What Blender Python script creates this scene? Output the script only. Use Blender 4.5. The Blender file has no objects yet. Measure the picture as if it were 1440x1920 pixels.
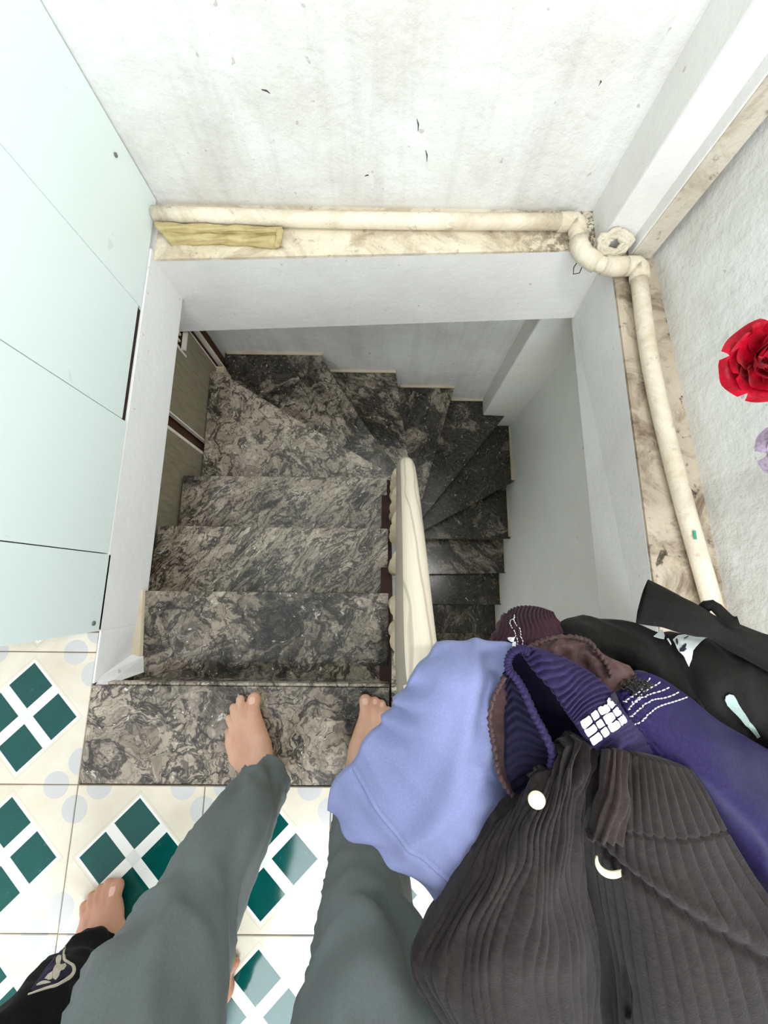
import bpy, bmesh, math, random
from mathutils import Vector, Matrix, noise
random.seed(7)
S = bpy.context.scene
COL = S.collection
R = math.radians

# ------------------------------------------------------------------ camera, sky, light, exposure
cam_d = bpy.data.cameras.new('camera'); cam = bpy.data.objects.new('camera', cam_d); COL.objects.link(cam)
cam_d.sensor_fit = 'HORIZONTAL'; cam_d.sensor_width = 36.0; cam_d.lens = 745.44 * 36 / 1440
cam_d.clip_start = 0.01; cam_d.clip_end = 60
cam.location = (0, 0, 1.0516); cam.rotation_euler = (R(10.696), R(-0.4822), R(0.6117))
S.camera = cam
W = bpy.data.worlds.new('sky'); S.world = W; W.use_nodes = True
W.node_tree.nodes['Background'].inputs[0].default_value = (0.94, 0.975, 1.0, 1)
W.node_tree.nodes['Background'].inputs[1].default_value = 0.8
def area(name, loc, target, sx, sy, power, colr=(1, 1, 1)):
    l = bpy.data.lights.new(name, 'AREA'); l.shape = 'RECTANGLE'; l.size = sx; l.size_y = sy; l.energy = power; l.color = colr
    o = bpy.data.objects.new(name, l); COL.objects.link(o); o.location = loc
    o.rotation_euler = (Vector(target) - Vector(loc)).to_track_quat('-Z', 'Y').to_euler()
    return o
area('balcony_daylight', (0.05, -2.4, 2.2), (0.0, 0.3, 0.2), 1.9, 1.4, 64, (0.90, 0.96, 1.0))
area('added_side_fill', (0.78, 0.22, 1.65), (-0.7, 0.26, 0.50), 0.12, 1.1, 11, (1.0, 0.99, 0.97))  # unseen fill light, added to brighten the left panels and slab edge
S.view_settings.view_transform = 'Standard'; S.view_settings.look = 'None'
S.view_settings.exposure = 0.68; S.view_settings.gamma = 1.0; S.view_settings.use_curve_mapping = False

# ------------------------------------------------------------------ material helpers
class NT:
    def __init__(self, name):
        m = bpy.data.materials.new(name); m.use_nodes = True
        self.m = m; self.t = m.node_tree; self.n = self.t.nodes; self.b = self.n['Principled BSDF']
    def L(self, a, b): self.t.links.new(a, b)
    def node(self, typ, **kw):
        x = self.n.new(typ)
        for k, v in kw.items(): setattr(x, k, v)
        return x
    def val(self, sock, v):
        if hasattr(v, 'is_output'): self.L(v, sock)
        else: sock.default_value = v
    def math(self, op, a, b=0.0, c=None):
        x = self.node('ShaderNodeMath', operation=op); self.val(x.inputs[0], a); self.val(x.inputs[1], b)
        if c is not None: self.val(x.inputs[2], c)
        return x.outputs[0]
    def mix(self, f, a, b, blend='MIX'):
        x = self.node('ShaderNodeMix', data_type='RGBA', blend_type=blend)
        self.val(x.inputs[0], f); self.val(x.inputs[6], a); self.val(x.inputs[7], b)
        return x.outputs[2]
    def ramp(self, f, stops, interp='LINEAR'):
        x = self.node('ShaderNodeValToRGB'); x.color_ramp.interpolation = interp
        e = x.color_ramp.elements
        while len(e) < len(stops): e.new(0.5)
        for el, (p, c) in zip(e, stops):
            el.position = p; el.color = c if isinstance(c, tuple) and len(c) == 4 else ((c, c, c, 1) if not isinstance(c, tuple) else (*c, 1))
        self.val(x.inputs[0], f); return x.outputs[0]
    def coord(self, kind='Object'): return self.node('ShaderNodeTexCoord').outputs[kind]
    def mapping(self, v, scale=(1, 1, 1), rot=(0, 0, 0), loc=(0, 0, 0)):
        x = self.node('ShaderNodeMapping'); self.L(v, x.inputs[0])
        self.val(x.inputs[1], loc); self.val(x.inputs[2], rot); self.val(x.inputs[3], scale); return x.outputs[0]
    def noise(self, v, scale, detail=4, rough=.55, dist=0.0, out='Fac'):
        x = self.node('ShaderNodeTexNoise'); self.L(v, x.inputs['Vector'])
        x.inputs['Scale'].default_value = scale; x.inputs['Detail'].default_value = detail
        x.inputs['Roughness'].default_value = rough; x.inputs['Distortion'].default_value = dist
        return x.outputs[out]
    def voro(self, v, scale, feature='F1', out='Distance'):
        x = self.node('ShaderNodeTexVoronoi', feature=feature); self.L(v, x.inputs['Vector'])
        x.inputs['Scale'].default_value = scale; return x.outputs[out]
    def vadd(self, a, b):
        x = self.node('ShaderNodeVectorMath', operation='ADD'); self.val(x.inputs[0], a); self.val(x.inputs[1], b); return x.outputs[0]
    def vscale(self, a, s):
        x = self.node('ShaderNodeVectorMath', operation='SCALE'); self.val(x.inputs[0], a); self.val(x.inputs[3], s); return x.outputs[0]
    def bump(self, h, strength=.3, dist=.01):
        x = self.node('ShaderNodeBump'); x.inputs['Strength'].default_value = strength; x.inputs['Distance'].default_value = dist
        self.L(h, x.inputs['Height']); self.L(x.outputs[0], self.b.inputs['Normal'])
    def out(self, col=None, rough=None, spec=None, sheen=None):
        if col is not None: self.val(self.b.inputs['Base Color'], col)
        if rough is not None: self.val(self.b.inputs['Roughness'], rough)
        if spec is not None: self.b.inputs['Specular IOR Level'].default_value = spec
        if sheen is not None:
            self.b.inputs['Sheen Weight'].default_value = sheen; self.b.inputs['Sheen Roughness'].default_value = .5
        return self.m
def rgb(r, g, b):
    f = lambda c: (c / 255 / 12.92) if c <= 10 else ((c / 255 + .055) / 1.055) ** 2.4
    return (f(r), f(g), f(b), 1)

def plaster(name, col, col2, blotch=.5, grime=0.0, gcol=(110, 95, 75), streak=0.0, bs=.42):
    t = NT(name); v = t.coord()
    n1 = t.noise(v, 3.2, 6, .6, .4); f = t.ramp(n1, [(.36, 0.0), (.66, 1.0)])
    c = t.mix(t.math('MULTIPLY', f, blotch), rgb(*col), rgb(*col2))
    if streak:
        sv = t.mapping(v, (9, 9, .9)); s = t.ramp(t.noise(sv, 2.0, 5, .6), [(.48, 0.0), (.75, 1.0)])
        c = t.mix(t.math('MULTIPLY', s, streak), c, rgb(*[x * .86 for x in col2]))
    sp = t.ramp(t.noise(v, 38, 2, .5), [(.735, 0.0), (.76, 1.0)])
    c = t.mix(t.math('MULTIPLY', sp, .35), c, rgb(*gcol))
    if grime:
        g = t.math('MULTIPLY', t.ramp(t.noise(v, 6.5, 8, .72, .8), [(.47, 0.0), (.64, 1.0)]), grime)
        c = t.mix(g, c, rgb(*gcol))
        g2 = t.math('MULTIPLY', t.ramp(t.noise(v, 17, 8, .75, .5), [(.58, 0.0), (.66, 1.0)]), grime)
        c = t.mix(g2, c, rgb(*[x * .45 for x in gcol]))
    h = t.math('ADD', t.noise(v, 9, 5, .6), t.math('MULTIPLY', t.noise(v, 55, 4, .6), .35))
    t.bump(h, bs, .018)
    return t.out(c, .75, .25)

M = {}
M['wall'] = plaster('white_plaster', (233, 234, 231), (211, 207, 200), .8, streak=.35)
M['beam'] = plaster('beam_plaster', (236, 234, 231), (220, 217, 213), .6, bs=.22)
M['slab_edge'] = plaster('white_painted_edge', (248, 248, 248), (240, 240, 241), .4, bs=.2)
M['stairwall'] = plaster('stairwell_plaster', (243, 243, 237), (230, 229, 221), .6, bs=.22)
M['ledge'] = plaster('stained_ledge_plaster', (238, 229, 208), (216, 201, 174), .9, grime=.6, gcol=(150, 120, 84))
def mould(m):
    t = NT.__new__(NT); t.m = m; t.t = m.node_tree; t.n = t.t.nodes; t.b = t.n['Principled BSDF']
    v = t.coord(); sx = t.node('ShaderNodeSeparateXYZ'); t.L(v, sx.inputs[0])
    g = t.ramp(t.math('ADD', t.math('MULTIPLY', sx.outputs[0], 1.6), t.math('MULTIPLY', t.noise(v, 30, 6, .75), .9)), [(.0, 0.0), (1.18, 0.0), (1.34, 1.0)]) if False else t.math('MULTIPLY', t.ramp(sx.outputs[0], [(.30, 0.0), (.60, 1.0)]), t.ramp(t.noise(v, 34, 6, .75, .6), [(.44, 0.0), (.56, 1.0)]))
    src = t.b.inputs['Base Color'].links[0].from_socket
    t.L(t.mix(t.math('MULTIPLY', g, .85), src, rgb(74, 58, 42)), t.b.inputs['Base Color'])
mould(M['ledge'])
M['ledge_dark'] = plaster('grimy_ledge_plaster', (200, 186, 166), (174, 158, 137), .9, grime=.9, gcol=(112, 94, 74))
M['trunk'] = plaster('stained_trunk_plaster', (216, 210, 196), (196, 186, 168), .9, grime=.55, gcol=(140, 118, 96))
M['mortar'] = plaster('cream_mortar', (222, 210, 184), (190, 176, 148), .8)
M['pipe'] = plaster('grimy_plastic_pipe', (236, 226, 206), (216, 203, 180), .8, grime=.4, gcol=(176, 150, 112))
M['pipe'].node_tree.nodes['Principled BSDF'].inputs['Roughness'].default_value = .4

def mk_panel():
    t = NT('mint_wall_panel'); v = t.coord()
    c = t.mix(t.noise(v, 2, 3), rgb(234, 249, 248), rgb(240, 252, 251))
    sp = t.ramp(t.noise(v, 16, 3, .6, .6), [(.70, 0.0), (.72, 1.0)])
    c = t.mix(t.math('MULTIPLY', sp, .2), c, rgb(170, 190, 186))
    return t.out(c, .35, .4)
M['panel'] = mk_panel()

def mk_marble():
    t = NT('dark_veined_marble'); v0 = t.coord()
    oi = t.node('ShaderNodeObjectInfo'); sep = t.node('ShaderNodeSeparateColor'); t.L(oi.outputs['Color'], sep.inputs[0])
    off = t.node('ShaderNodeCombineXYZ')
    for k, m in enumerate((37.0, 53.0, 11.0)): t.L(t.math('MULTIPLY', oi.outputs['Random'], m), off.inputs[k])
    v = t.vadd(v0, off.outputs[0])
    rot = t.node('ShaderNodeCombineXYZ'); t.L(t.math('MULTIPLY', sep.outputs[0], 6.2832), rot.inputs[2])
    sc = t.node('ShaderNodeCombineXYZ'); sc.inputs[0].default_value = 1.0
    t.L(sep.outputs[1], sc.inputs[1]); sc.inputs[2].default_value = 1.0
    r1 = t.node('ShaderNodeMapping'); t.L(v0, r1.inputs[0]); t.L(rot.outputs[0], r1.inputs[2])
    r2 = t.node('ShaderNodeMapping'); t.L(r1.outputs[0], r2.inputs[0]); t.L(sc.outputs[0], r2.inputs[3])
    v = t.vadd(r2.outputs[0], off.outputs[0])
    warp = t.vscale(t.noise(v, 5.0, 4, .6, 0, 'Color'), .16)
    w = t.vadd(v, warp)
    warp2 = t.vscale(t.noise(w, 22.0, 3, .6, 0, 'Color'), .035)
    w2 = t.vadd(w, warp2)
    n1 = t.noise(w, 6.5, 5, .62, 1.1); n2 = t.noise(w2, 14, 4, .6, .9); n3 = t.noise(w2, 36, 3, .6, .5)
    line = lambda x, c0, wd: t.ramp(t.math('ABSOLUTE', t.math('SUBTRACT', x, c0)), [(.0, 1.0), (wd * .45, .8), (wd, 0.0)])
    ve2 = t.voro(w2, 30, 'DISTANCE_TO_EDGE')
    zone = t.ramp(t.math('ADD', t.noise(w, 4.2, 5, .66, .9), t.math('MULTIPLY', t.math('SUBTRACT', sep.outputs[2], .5), .5)), [(.42, 0.0), (.50, .7), (.58, 1.0)])
    peb = t.mix(t.ramp(n2, [(.3, 0.0), (.7, 1.0)]), rgb(130, 118, 101), rgb(186, 176, 158))
    drk = t.mix(t.ramp(n3, [(.3, 0.0), (.72, 1.0)]), rgb(16, 16, 15), rgb(82, 76, 67))
    c = t.mix(zone, drk, peb)
    c = t.mix(t.math('MULTIPLY', line(n1, .5, .035), .9), c, rgb(30, 29, 27))
    c = t.mix(t.math('MULTIPLY', line(n2, .46, .028), .75), c, rgb(40, 37, 33))
    c = t.mix(t.math('MULTIPLY', line(n2, .58, .02), .5), c, rgb(52, 47, 41))
    c = t.mix(t.math('MULTIPLY', t.ramp(ve2, [(.0, 1.0), (.07, 0.0)]), .4), c, rgb(42, 39, 35))
    c = t.mix(t.math('MULTIPLY', line(n3, .5, .012), .3), c, rgb(150, 146, 136))
    glint = t.ramp(t.noise(w2, 30, 4, .72), [(.64, 0.0), (.69, 1.0)])
    c = t.mix(t.math('MULTIPLY', glint, .75), c, rgb(206, 204, 196))
    spk = t.ramp(t.noise(w2, 85, 2, .5), [(.70, 0.0), (.74, 1.0)])
    c = t.mix(t.math('MULTIPLY', spk, .8), c, rgb(220, 218, 212))
    scr = t.ramp(t.noise(t.mapping(v0, (3, 40, 3), (0, 0, .9)), 3, 2), [(.745, 0.0), (.76, 1.0)])
    c = t.mix(t.math('MULTIPLY', scr, .25), c, rgb(180, 176, 168))
    rough = t.math('ADD', t.math('MULTIPLY', t.noise(v0, 14, 4), .16), .13)
    t.bump(t.noise(w2, 30, 4), .05, .004)
    return t.out(c, rough, .5)
M['marble'] = mk_marble()

def mk_tile():
    t = NT('green_diamond_tile'); v = t.coord(); s = t.node('ShaderNodeSeparateXYZ'); t.L(v, s.inputs[0])
    a = t.math('ABSOLUTE', t.math('DIVIDE', s.outputs[0], .3)); b = t.math('ABSOLUTE', t.math('DIVIDE', s.outputs[1], .3))
    mx = t.math('MAXIMUM', a, b); mn = t.math('MINIMUM', a, b); sm = t.math('ADD', a, b)
    d = t.math('ADD', t.math('ABSOLUTE', t.math('SUBTRACT', mx, .2355)), mn)
    lt = lambda x, k: t.math('LESS_THAN', x, k)
    oi = t.node('ShaderNodeObjectInfo'); vv = t.vadd(v, t.vscale(oi.outputs['Location'], 1.7))
    n = t.noise(vv, 7, 5, .6, .5)
    cream = t.mix(t.ramp(n, [(.35, 0.0), (.7, 1.0)]), rgb(222, 217, 200), rgb(208, 200, 180))
    c = cream
    ln = t.math('MULTIPLY', lt(t.math('ABSOLUTE', t.math('SUBTRACT', sm, .463)), .004), .35)
    c = t.mix(ln, c, rgb(170, 168, 156))
    ce = t.math('SUBTRACT', .5, a); de = t.math('SUBTRACT', .5, b)
    lo = t.math('MINIMUM', ce, de); hi = t.math('MAXIMUM', ce, de); e = t.math('SUBTRACT', hi, .17)
    rr = t.math('SQRT', t.math('ADD', t.math('MULTIPLY', lo, lo), t.math('MULTIPLY', e, e)))
    c = t.mix(t.math('MULTIPLY', lt(rr, .1), .85), c, rgb(190, 192, 192))
    c = t.mix(lt(sm, .437), c, rgb(230, 230, 224))
    c = t.mix(lt(sm, .062), c, rgb(214, 216, 212))
    g = t.mix(t.noise(vv, 30, 3), rgb(0, 66, 62), rgb(10, 80, 74))
    c = t.mix(lt(d, .1775), c, g)
    dirt = t.math('MULTIPLY', t.ramp(t.noise(vv, 60, 4, .7), [(.66, 0.0), (.72, 1.0)]), .35)
    c = t.mix(dirt, c, rgb(150, 135, 112))
    return t.out(c, .10, .34)
M['tile'] = mk_tile()

def mk_simple(name, c1, c2, scale=20, rough=.6, bump=0, bscale=200, spec=.4, sheen=None, stretch=(1, 1, 1)):
    t = NT(name); v = t.mapping(t.coord(), stretch)
    c = t.mix(t.ramp(t.noise(v, scale, 5, .6, .3), [(.3, 0.0), (.7, 1.0)]), rgb(*c1), rgb(*c2))
    if bump: t.bump(t.noise(t.coord(), bscale, 3), bump, .002)
    return t.out(c, rough, spec, sheen)
M['grout'] = mk_simple('brown_grout', (120, 104, 86), (150, 134, 112), 40, .9)
M['board'] = mk_simple('olive_grey_board', (146, 140, 118), (122, 116, 94), 7, .7, stretch=(1, 9, 2))
M['board_edge'] = mk_simple('white_board_edge', (238, 232, 222), (222, 212, 198), 30, .7)
M['brown'] = mk_simple('brown_backing', (92, 62, 42), (72, 46, 32), 8, .8, stretch=(1, 5, 1))
M['dark'] = mk_simple('dark_gap', (58, 34, 26), (40, 24, 18), 8, .8)
M['metal'] = mk_simple('dull_screw_metal', (120, 124, 120), (90, 94, 92), 30, .4)
M['fleck'] = mk_simple('green_paint_fleck', (70, 160, 130), (60, 150, 120), 60, .6)
M['ink_mark'] = mk_simple('dark_scuff', (70, 66, 58), (50, 46, 40), 60, .9)
M['stain'] = mk_simple('black_mould', (58, 46, 34), (100, 82, 60), 50, .95)
M['rag'] = mk_simple('yellowed_rag', (206, 190, 142), (178, 160, 110), 22, .85, .4, 160)
M['coil'] = mk_simple('dusty_cream_cord', (222, 214, 196), (196, 184, 160), 24, .8, .3, 200)
M['baluster'] = mk_simple('cream_turned_baluster', (226, 212, 182), (196, 178, 146), 30, .45)
def mk_rail():
    t = NT('pale_grained_handrail'); v = t.coord()
    w = t.vadd(v, t.vscale(t.noise(t.mapping(v, (6, 1.4, 1.4)), 2.2, 2, .5, 0, 'Color'), .05))
    wave = t.node('ShaderNodeTexWave', wave_type='BANDS', bands_direction='X'); t.L(t.mapping(w, (1, .06, .06)), wave.inputs[0])
    wave.inputs['Scale'].default_value = 12; wave.inputs['Distortion'].default_value = 3.2; wave.inputs['Detail'].default_value = 2
    wave.inputs['Detail Scale'].default_value = .8
    f = t.ramp(wave.outputs['Fac'], [(.0, 1.0), (.03, .7), (.09, 0.0)])
    c = t.mix(t.math('MULTIPLY', f, .6), rgb(228, 218, 198), rgb(160, 140, 122))
    c = t.mix(t.ramp(t.noise(t.mapping(v, (30, 1, 1)), 3, 3), [(.45, 0.0), (.8, .5)]), c, rgb(205, 190, 166))
    return t.out(c, .3, .5)
M['rail'] = mk_rail()
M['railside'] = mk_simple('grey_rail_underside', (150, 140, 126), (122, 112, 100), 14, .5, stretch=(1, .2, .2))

# ------------------------------------------------------------------ object helpers
def link(name, me, mat=None, parent=None, smooth=False):
    o = bpy.data.objects.new(name, me); COL.objects.link(o)
    if mat is not None: me.materials.clear(); me.materials.append(M[mat] if isinstance(mat, str) else mat)
    if parent is not None: o.parent = parent
    if smooth:
        for p in me.polygons: p.use_smooth = True
    return o
def from_bm(name, bm, mat=None, parent=None, smooth=False):
    bmesh.ops.recalc_face_normals(bm, faces=bm.faces)
    me = bpy.data.meshes.new(name); bm.to_mesh(me); bm.free(); return link(name, me, mat, parent, smooth)
def tag(o, label=None, cat=None, group=None, kind=None):
    for k, v in (('label', label), ('category', cat), ('group', group), ('kind', kind)):
        if v: o[k] = v
    return o
def empty(name, loc=(0, 0, 0), parent=None):
    o = bpy.data.objects.new(name, None); COL.objects.link(o); o.location = loc
    if parent is not None: o.parent = parent
    return o
def prism_bm(poly, z0, z1, bevel=0.0):
    bm = bmesh.new(); n = len(poly)
    lo = [bm.verts.new((x, y, z0)) for x, y in poly]; hi = [bm.verts.new((x, y, z1)) for x, y in poly]
    bm.faces.new(hi); bm.faces.new(lo[::-1])
    for i in range(n): bm.faces.new((lo[i], lo[(i + 1) % n], hi[(i + 1) % n], hi[i]))
    if bevel: bmesh.ops.bevel(bm, geom=list(bm.edges), offset=bevel, segments=2, affect='EDGES', profile=.5)
    return bm
def prism(name, poly, z0, z1, mat, parent=None, bevel=0.0): return from_bm(name, prism_bm(poly, z0, z1, bevel), mat, parent)
def box(name, a, b, mat, parent=None, bevel=0.0):
    return prism(name, [(a[0], a[1]), (b[0], a[1]), (b[0], b[1]), (a[0], b[1])], a[2], b[2], mat, parent, bevel)
def hexa(name, q, mat, parent=None, bevel=0.0, cuts=0):
    """q: 8 points, bottom four then top four"""
    bm = bmesh.new(); v = [bm.verts.new(p) for p in q]
    for f in ((3, 2, 1, 0), (4, 5, 6, 7), (0, 1, 5, 4), (1, 2, 6, 5), (2, 3, 7, 6), (3, 0, 4, 7)): bm.faces.new([v[i] for i in f])
    if cuts: bmesh.ops.subdivide_edges(bm, edges=list(bm.edges), cuts=cuts, use_grid_fill=True)
    elif bevel: bmesh.ops.bevel(bm, geom=list(bm.edges), offset=bevel, segments=2, affect='EDGES', profile=.5)
    return from_bm(name, bm, mat, parent)
def cr(p, t):
    """Catmull-Rom through a list of Vectors, t in 0..1"""
    n = len(p) - 1; s = min(max(t, 0), 1) * n; i = min(int(s), n - 1); u = s - i
    g = lambda k: p[k] if 0 <= k <= n else (p[0] * 2 - p[1] if k < 0 else p[n] * 2 - p[n - 1])
    a, b, c, d = g(i - 1), g(i), g(i + 1), g(i + 2)
    return (b * 2 + (c - a) * u + (a * 2 - b * 5 + c * 4 - d) * u * u + (b * 3 - a - c * 3 + d) * u ** 3) * .5
def tube_bm(bm, pts, radii, seg=12, cap=True, up=Vector((0, 0, 1)), flat=None, mod=None):
    """loft of ellipses round a polyline; radii one number or (side, up) per point"""
    pts = [Vector(p) for p in pts]; rings = []
    for i, p in enumerate(pts):
        t = (pts[min(i + 1, len(pts) - 1)] - pts[max(i - 1, 0)]).normalized()
        s = t.cross(up)
        if s.length < 1e-4: s = t.cross(Vector((0, 1, 0)))
        s.normalize(); u = s.cross(t).normalized()
        r = radii[i] if isinstance(radii, list) else radii
        ra, rb = r if isinstance(r, (list, tuple)) else (r, r)
        ring = []
        for k in range(seg):
            a = 2 * math.pi * k / seg; q = 1.0 if mod is None else mod(i, a)
            ring.append(bm.verts.new(p + s * (math.cos(a) * ra * q) + u * (math.sin(a) * rb * q)))
        rings.append(ring)
    for a, b in zip(rings, rings[1:]):
        for k in range(seg): bm.faces.new((a[k], a[(k + 1) % seg], b[(k + 1) % seg], b[k]))
    if cap: bm.faces.new(rings[0][::-1]); bm.faces.new(rings[-1])
    return rings
def tube(name, pts, radii, mat, parent=None, seg=14, smooth=True, n=None, **kw):
    if n:
        pv = [Vector(p) for p in pts]; pts = [cr(pv, i / n) for i in range(n + 1)]
        if isinstance(radii, (list, tuple)) and not isinstance(radii[0], tuple):
            rv = [Vector((r, 0, 0)) for r in radii]; radii = [cr(rv, i / n).x for i in range(n + 1)]
    bm = bmesh.new(); tube_bm(bm, pts, radii, seg, **kw); return from_bm(name, bm, mat, parent, smooth)
def lathe(name, prof, mat, parent=None, seg=16, loc=(0, 0, 0)):
    bm = bmesh.new(); rings = []
    for r, z in prof: rings.append([bm.verts.new((r * math.cos(2 * math.pi * k / seg), r * math.sin(2 * math.pi * k / seg), z)) for k in range(seg)])
    for a, b in zip(rings, rings[1:]):
        for k in range(seg): bm.faces.new((a[k], a[(k + 1) % seg], b[(k + 1) % seg], b[k]))
    bm.faces.new(rings[0][::-1]); bm.faces.new(rings[-1])
    o = from_bm(name, bm, mat, parent, True); o.location = loc; return o
def struct(o): o['kind'] = 'structure'; return o

# ------------------------------------------------------------------ setting: walls, beams, floor
XL, YB = -0.705, 1.17
wb = struct(box('wall_back', (-1.0, YB, -2.9), (1.2, YB + .12, 2.5), 'wall'))
def scuff(parent, p, d, ln):
    a = Vector(p); d = Vector(d).normalized()
    bm = bmesh.new(); tube_bm(bm, [a, a + d * ln * .5 + Vector((.002, 0, .002)), a + d * ln], [.0008, .0018, .0006], 6); from_bm('scuff_mark', bm, 'ink_mark', parent, True)
for p, d, ln in (((.078, 1.1695, .245), (.2, 0, -1), .028), ((.108, 1.1695, .172), (.25, 0, -1), .03), ((-.06, 1.1695, .10), (1, 0, .2), .012), ((.50, 1.1695, .33), (.1, 0, -1), .01), ((-.30, 1.1695, .30), (1, 0, -.4), .02)): scuff(wb, p, d, ln)
# right wall, slightly out of square; the part beside the stairs lies a little further in
hexa('wall_right', [(.885, -2.6, -.02), (1.1, -2.6, -.02), (1.1, 1.17, -.02), (.815, 1.17, -.02), (.885 + .13, -2.6, 2.5), (1.1, -2.6, 2.5), (1.1, 1.17, 2.5), (.815, 1.17, 2.5)], 'wall')['kind'] = 'structure'
wr = bpy.data.objects['wall_right']
for v in wr.data.vertices:
    if v.co.x < 1.05: v.co.x = .815 if v.co.y > 0 else 1.07
struct(hexa('wall_stair', [(.90, -.7, -3.0), (1.1, -.7, -3.0), (1.1, 1.17, -3.0), (.845, 1.17, -3.0), (.90, -.7, -.02), (1.1, -.7, -.02), (1.1, 1.17, -.02), (.845, 1.17, -.02)], 'stairwall'))
# corner pilaster above and below the ledge
struct(hexa('trim_1', [(.652, 1.03, 0.0), (.9, 1.03, 0.0), (.9, YB + .01, 0.0), (.652, YB + .01, 0.0), (.652, 1.03, 2.5), (.9, 1.03, 2.5), (.9, YB + .01, 2.5), (.652, YB + .01, 2.5)], 'beam', bevel=.006))
struct(box('trim_2', (.63, 1.066, -3.0), (.9, YB + .01, -.2), 'stairwall', bevel=.008))
# slender boxed duct in the corner, stained on its front
tr = struct(box('trim_3', (.742, .993, .012), (.81, 1.06, 2.5), 'beam', bevel=.004))
struct(box('duct_front', (.745, .990, .015), (.807, .994, 2.49), 'trunk', tr))
# back beam: face, stained top
struct(hexa('trim_4', [(-.84, 1.0, -.392), (.72, 1.0, -.272), (.72, YB + .005, -.272), (-.84, YB + .005, -.392), (-.84, .964, -.004), (.72, 1.034, -.004), (.72, YB + .005, -.004), (-.84, YB + .005, -.004)], 'beam', cuts=9))
tl = struct(hexa('trim_5', [(-.70, .970, -.006), (.72, 1.034, -.006), (.72, YB + .004, -.006), (-.70, YB + .004, -.006), (-.70, .970, .003), (.72, 1.034, .003), (.72, YB + .004, .003), (-.70, YB + .004, .003)], 'ledge'))
# right beam and its grimy top
struct(hexa('trim_6', [(.711, -.6, -.262), (1.0, -.6, -.262), (1.0, 1.06, -.292), (.711, 1.06, -.292), (.723, -.6, -.003), (1.0, -.6, -.003), (1.0, 1.06, -.003), (.697, 1.06, -.003)], 'beam', bevel=.004))
struct(hexa('trim_7', [(.724, -.6, -.006), (.93, -.6, -.006), (.86, 1.04, -.006), (.697, 1.04, -.006), (.724, -.6, .003), (.93, -.6, .003), (.86, 1.04, .003), (.697, 1.04, .003)], 'ledge_dark'))
# left slab edge under the panels
struct(box('trim_8', (-.7095, -.2415, -.186), (XL, -.115, .003), 'slab_edge', bevel=.002))
struct(box('trim_10', (-.7225, -.1155, -.186), (XL, 1.0, .014), 'slab_edge', bevel=.003))
# left wall of upright mint panels
wl = struct(empty('wall_left'))
box('backing', (-.745, -.108, .02), (-.722, 1.165, 2.45), 'brown', wl)
PY = [-.117, .077, .44, .79, 1.166]
for i in range(4):
    zb = (.004, .016, .034, .020)[i]
    p = box('panel', (XL - .012, PY[i] + .0012, zb), (XL + (.0, .001, .0, -.001)[i], PY[i + 1] - .0012, 2.45), 'panel', wl, .0012)
    if i == 2: box('shadow_gap', (XL - .014, PY[i] + .004, .012), (XL - .006, PY[i + 1] - .004, .036), 'dark', wl)
for y, z in ((1.10, .20), (-.095, .035), (1.10, 1.3), (-.095, 1.2)):
    s = lathe('screw', [(.0055, 0), (.006, .001), (.0055, .003), (.002, .0042)], 'metal', wl, 10); s.location = (XL, y, z); s.rotation_euler = (0, R(90), 0)

# floor: tiles one by one over grout
fl = struct(empty('floor'))
TX, TY, TS = -.7114, -.4685, .30
box('grout_bed', (-2.2, -2.6, -.12), (XL - .005, -.115, -.003), 'grout', fl)
box('grout_bed', (XL - .005, -2.6, -.12), (.95, TY, -.003), 'grout', fl)
box('grout_bed', (-2.2, -.115, -.12), (-.75, .3, -.003), 'grout', fl)
bm = prism_bm([(-.1488, -.1488), (.1488, -.1488), (.1488, .1488), (-.1488, .1488)], -.01, 0, 0)
bmesh.ops.bevel(bm, geom=[e for e in bm.edges if all(v.co.z > -.001 for v in e.verts)], offset=.0012, segments=1, affect='EDGES')
tile0 = from_bm('tile', bm, 'tile', fl)
def put_tile(i, j, first=[True]):
    o = tile0 if first[0] else tile0.copy()
    if not first[0]: COL.objects.link(o); o.parent = fl
    first[0] = False
    o.location = (TX + (i + .5) * TS, TY + (j + .5) * TS, random.uniform(-.0006, .0003)); o.rotation_euler = (0, 0, random.uniform(-.003, .003))
for i in range(-4, 6):
    for j in range(-6, 0): put_tile(i, j)
for i in range(-4, 0): put_tile(i, 0)
for i in range(-4, 0):
    o = from_bm('tile', prism_bm([(-.1488, -.1488), (.1488, -.1488), (.1488, -.103), (-.1488, -.103)], -.01, 0), 'tile', fl)
    o.location = (TX + (i + .5) * TS, TY + 1.5 * TS, 0)

# ------------------------------------------------------------------ staircase
st = tag(empty('staircase', (0, 0, 0)), 'dark veined marble staircase turning from the upper flight through winders to a lower flight', 'staircase')
RISE = .16
N = (.17, .40)
def tread(poly, z, colr, name='tread', bev=.003):
    o = prism(name, poly, z - .028, z, 'marble', st, bev); o.color = (*colr, 1); return o
def riser(a, b, z, inset=.014, h=RISE - .028, side=1):
    d = Vector((b[0] - a[0], b[1] - a[1], 0)); n = Vector((-d.y, d.x, 0)).normalized() * side
    a = Vector((*a, 0)) - n * inset; b = Vector((*b, 0)) - n * inset; c = b - n * .016; e = a - n * .016
    o = prism('riser', [(p.x, p.y) for p in (a, b, c, e)], z - .028 - h, z - .0285, 'marble', st); o.color = (.1, 1.4, .5, 1)
SX = .024
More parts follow.
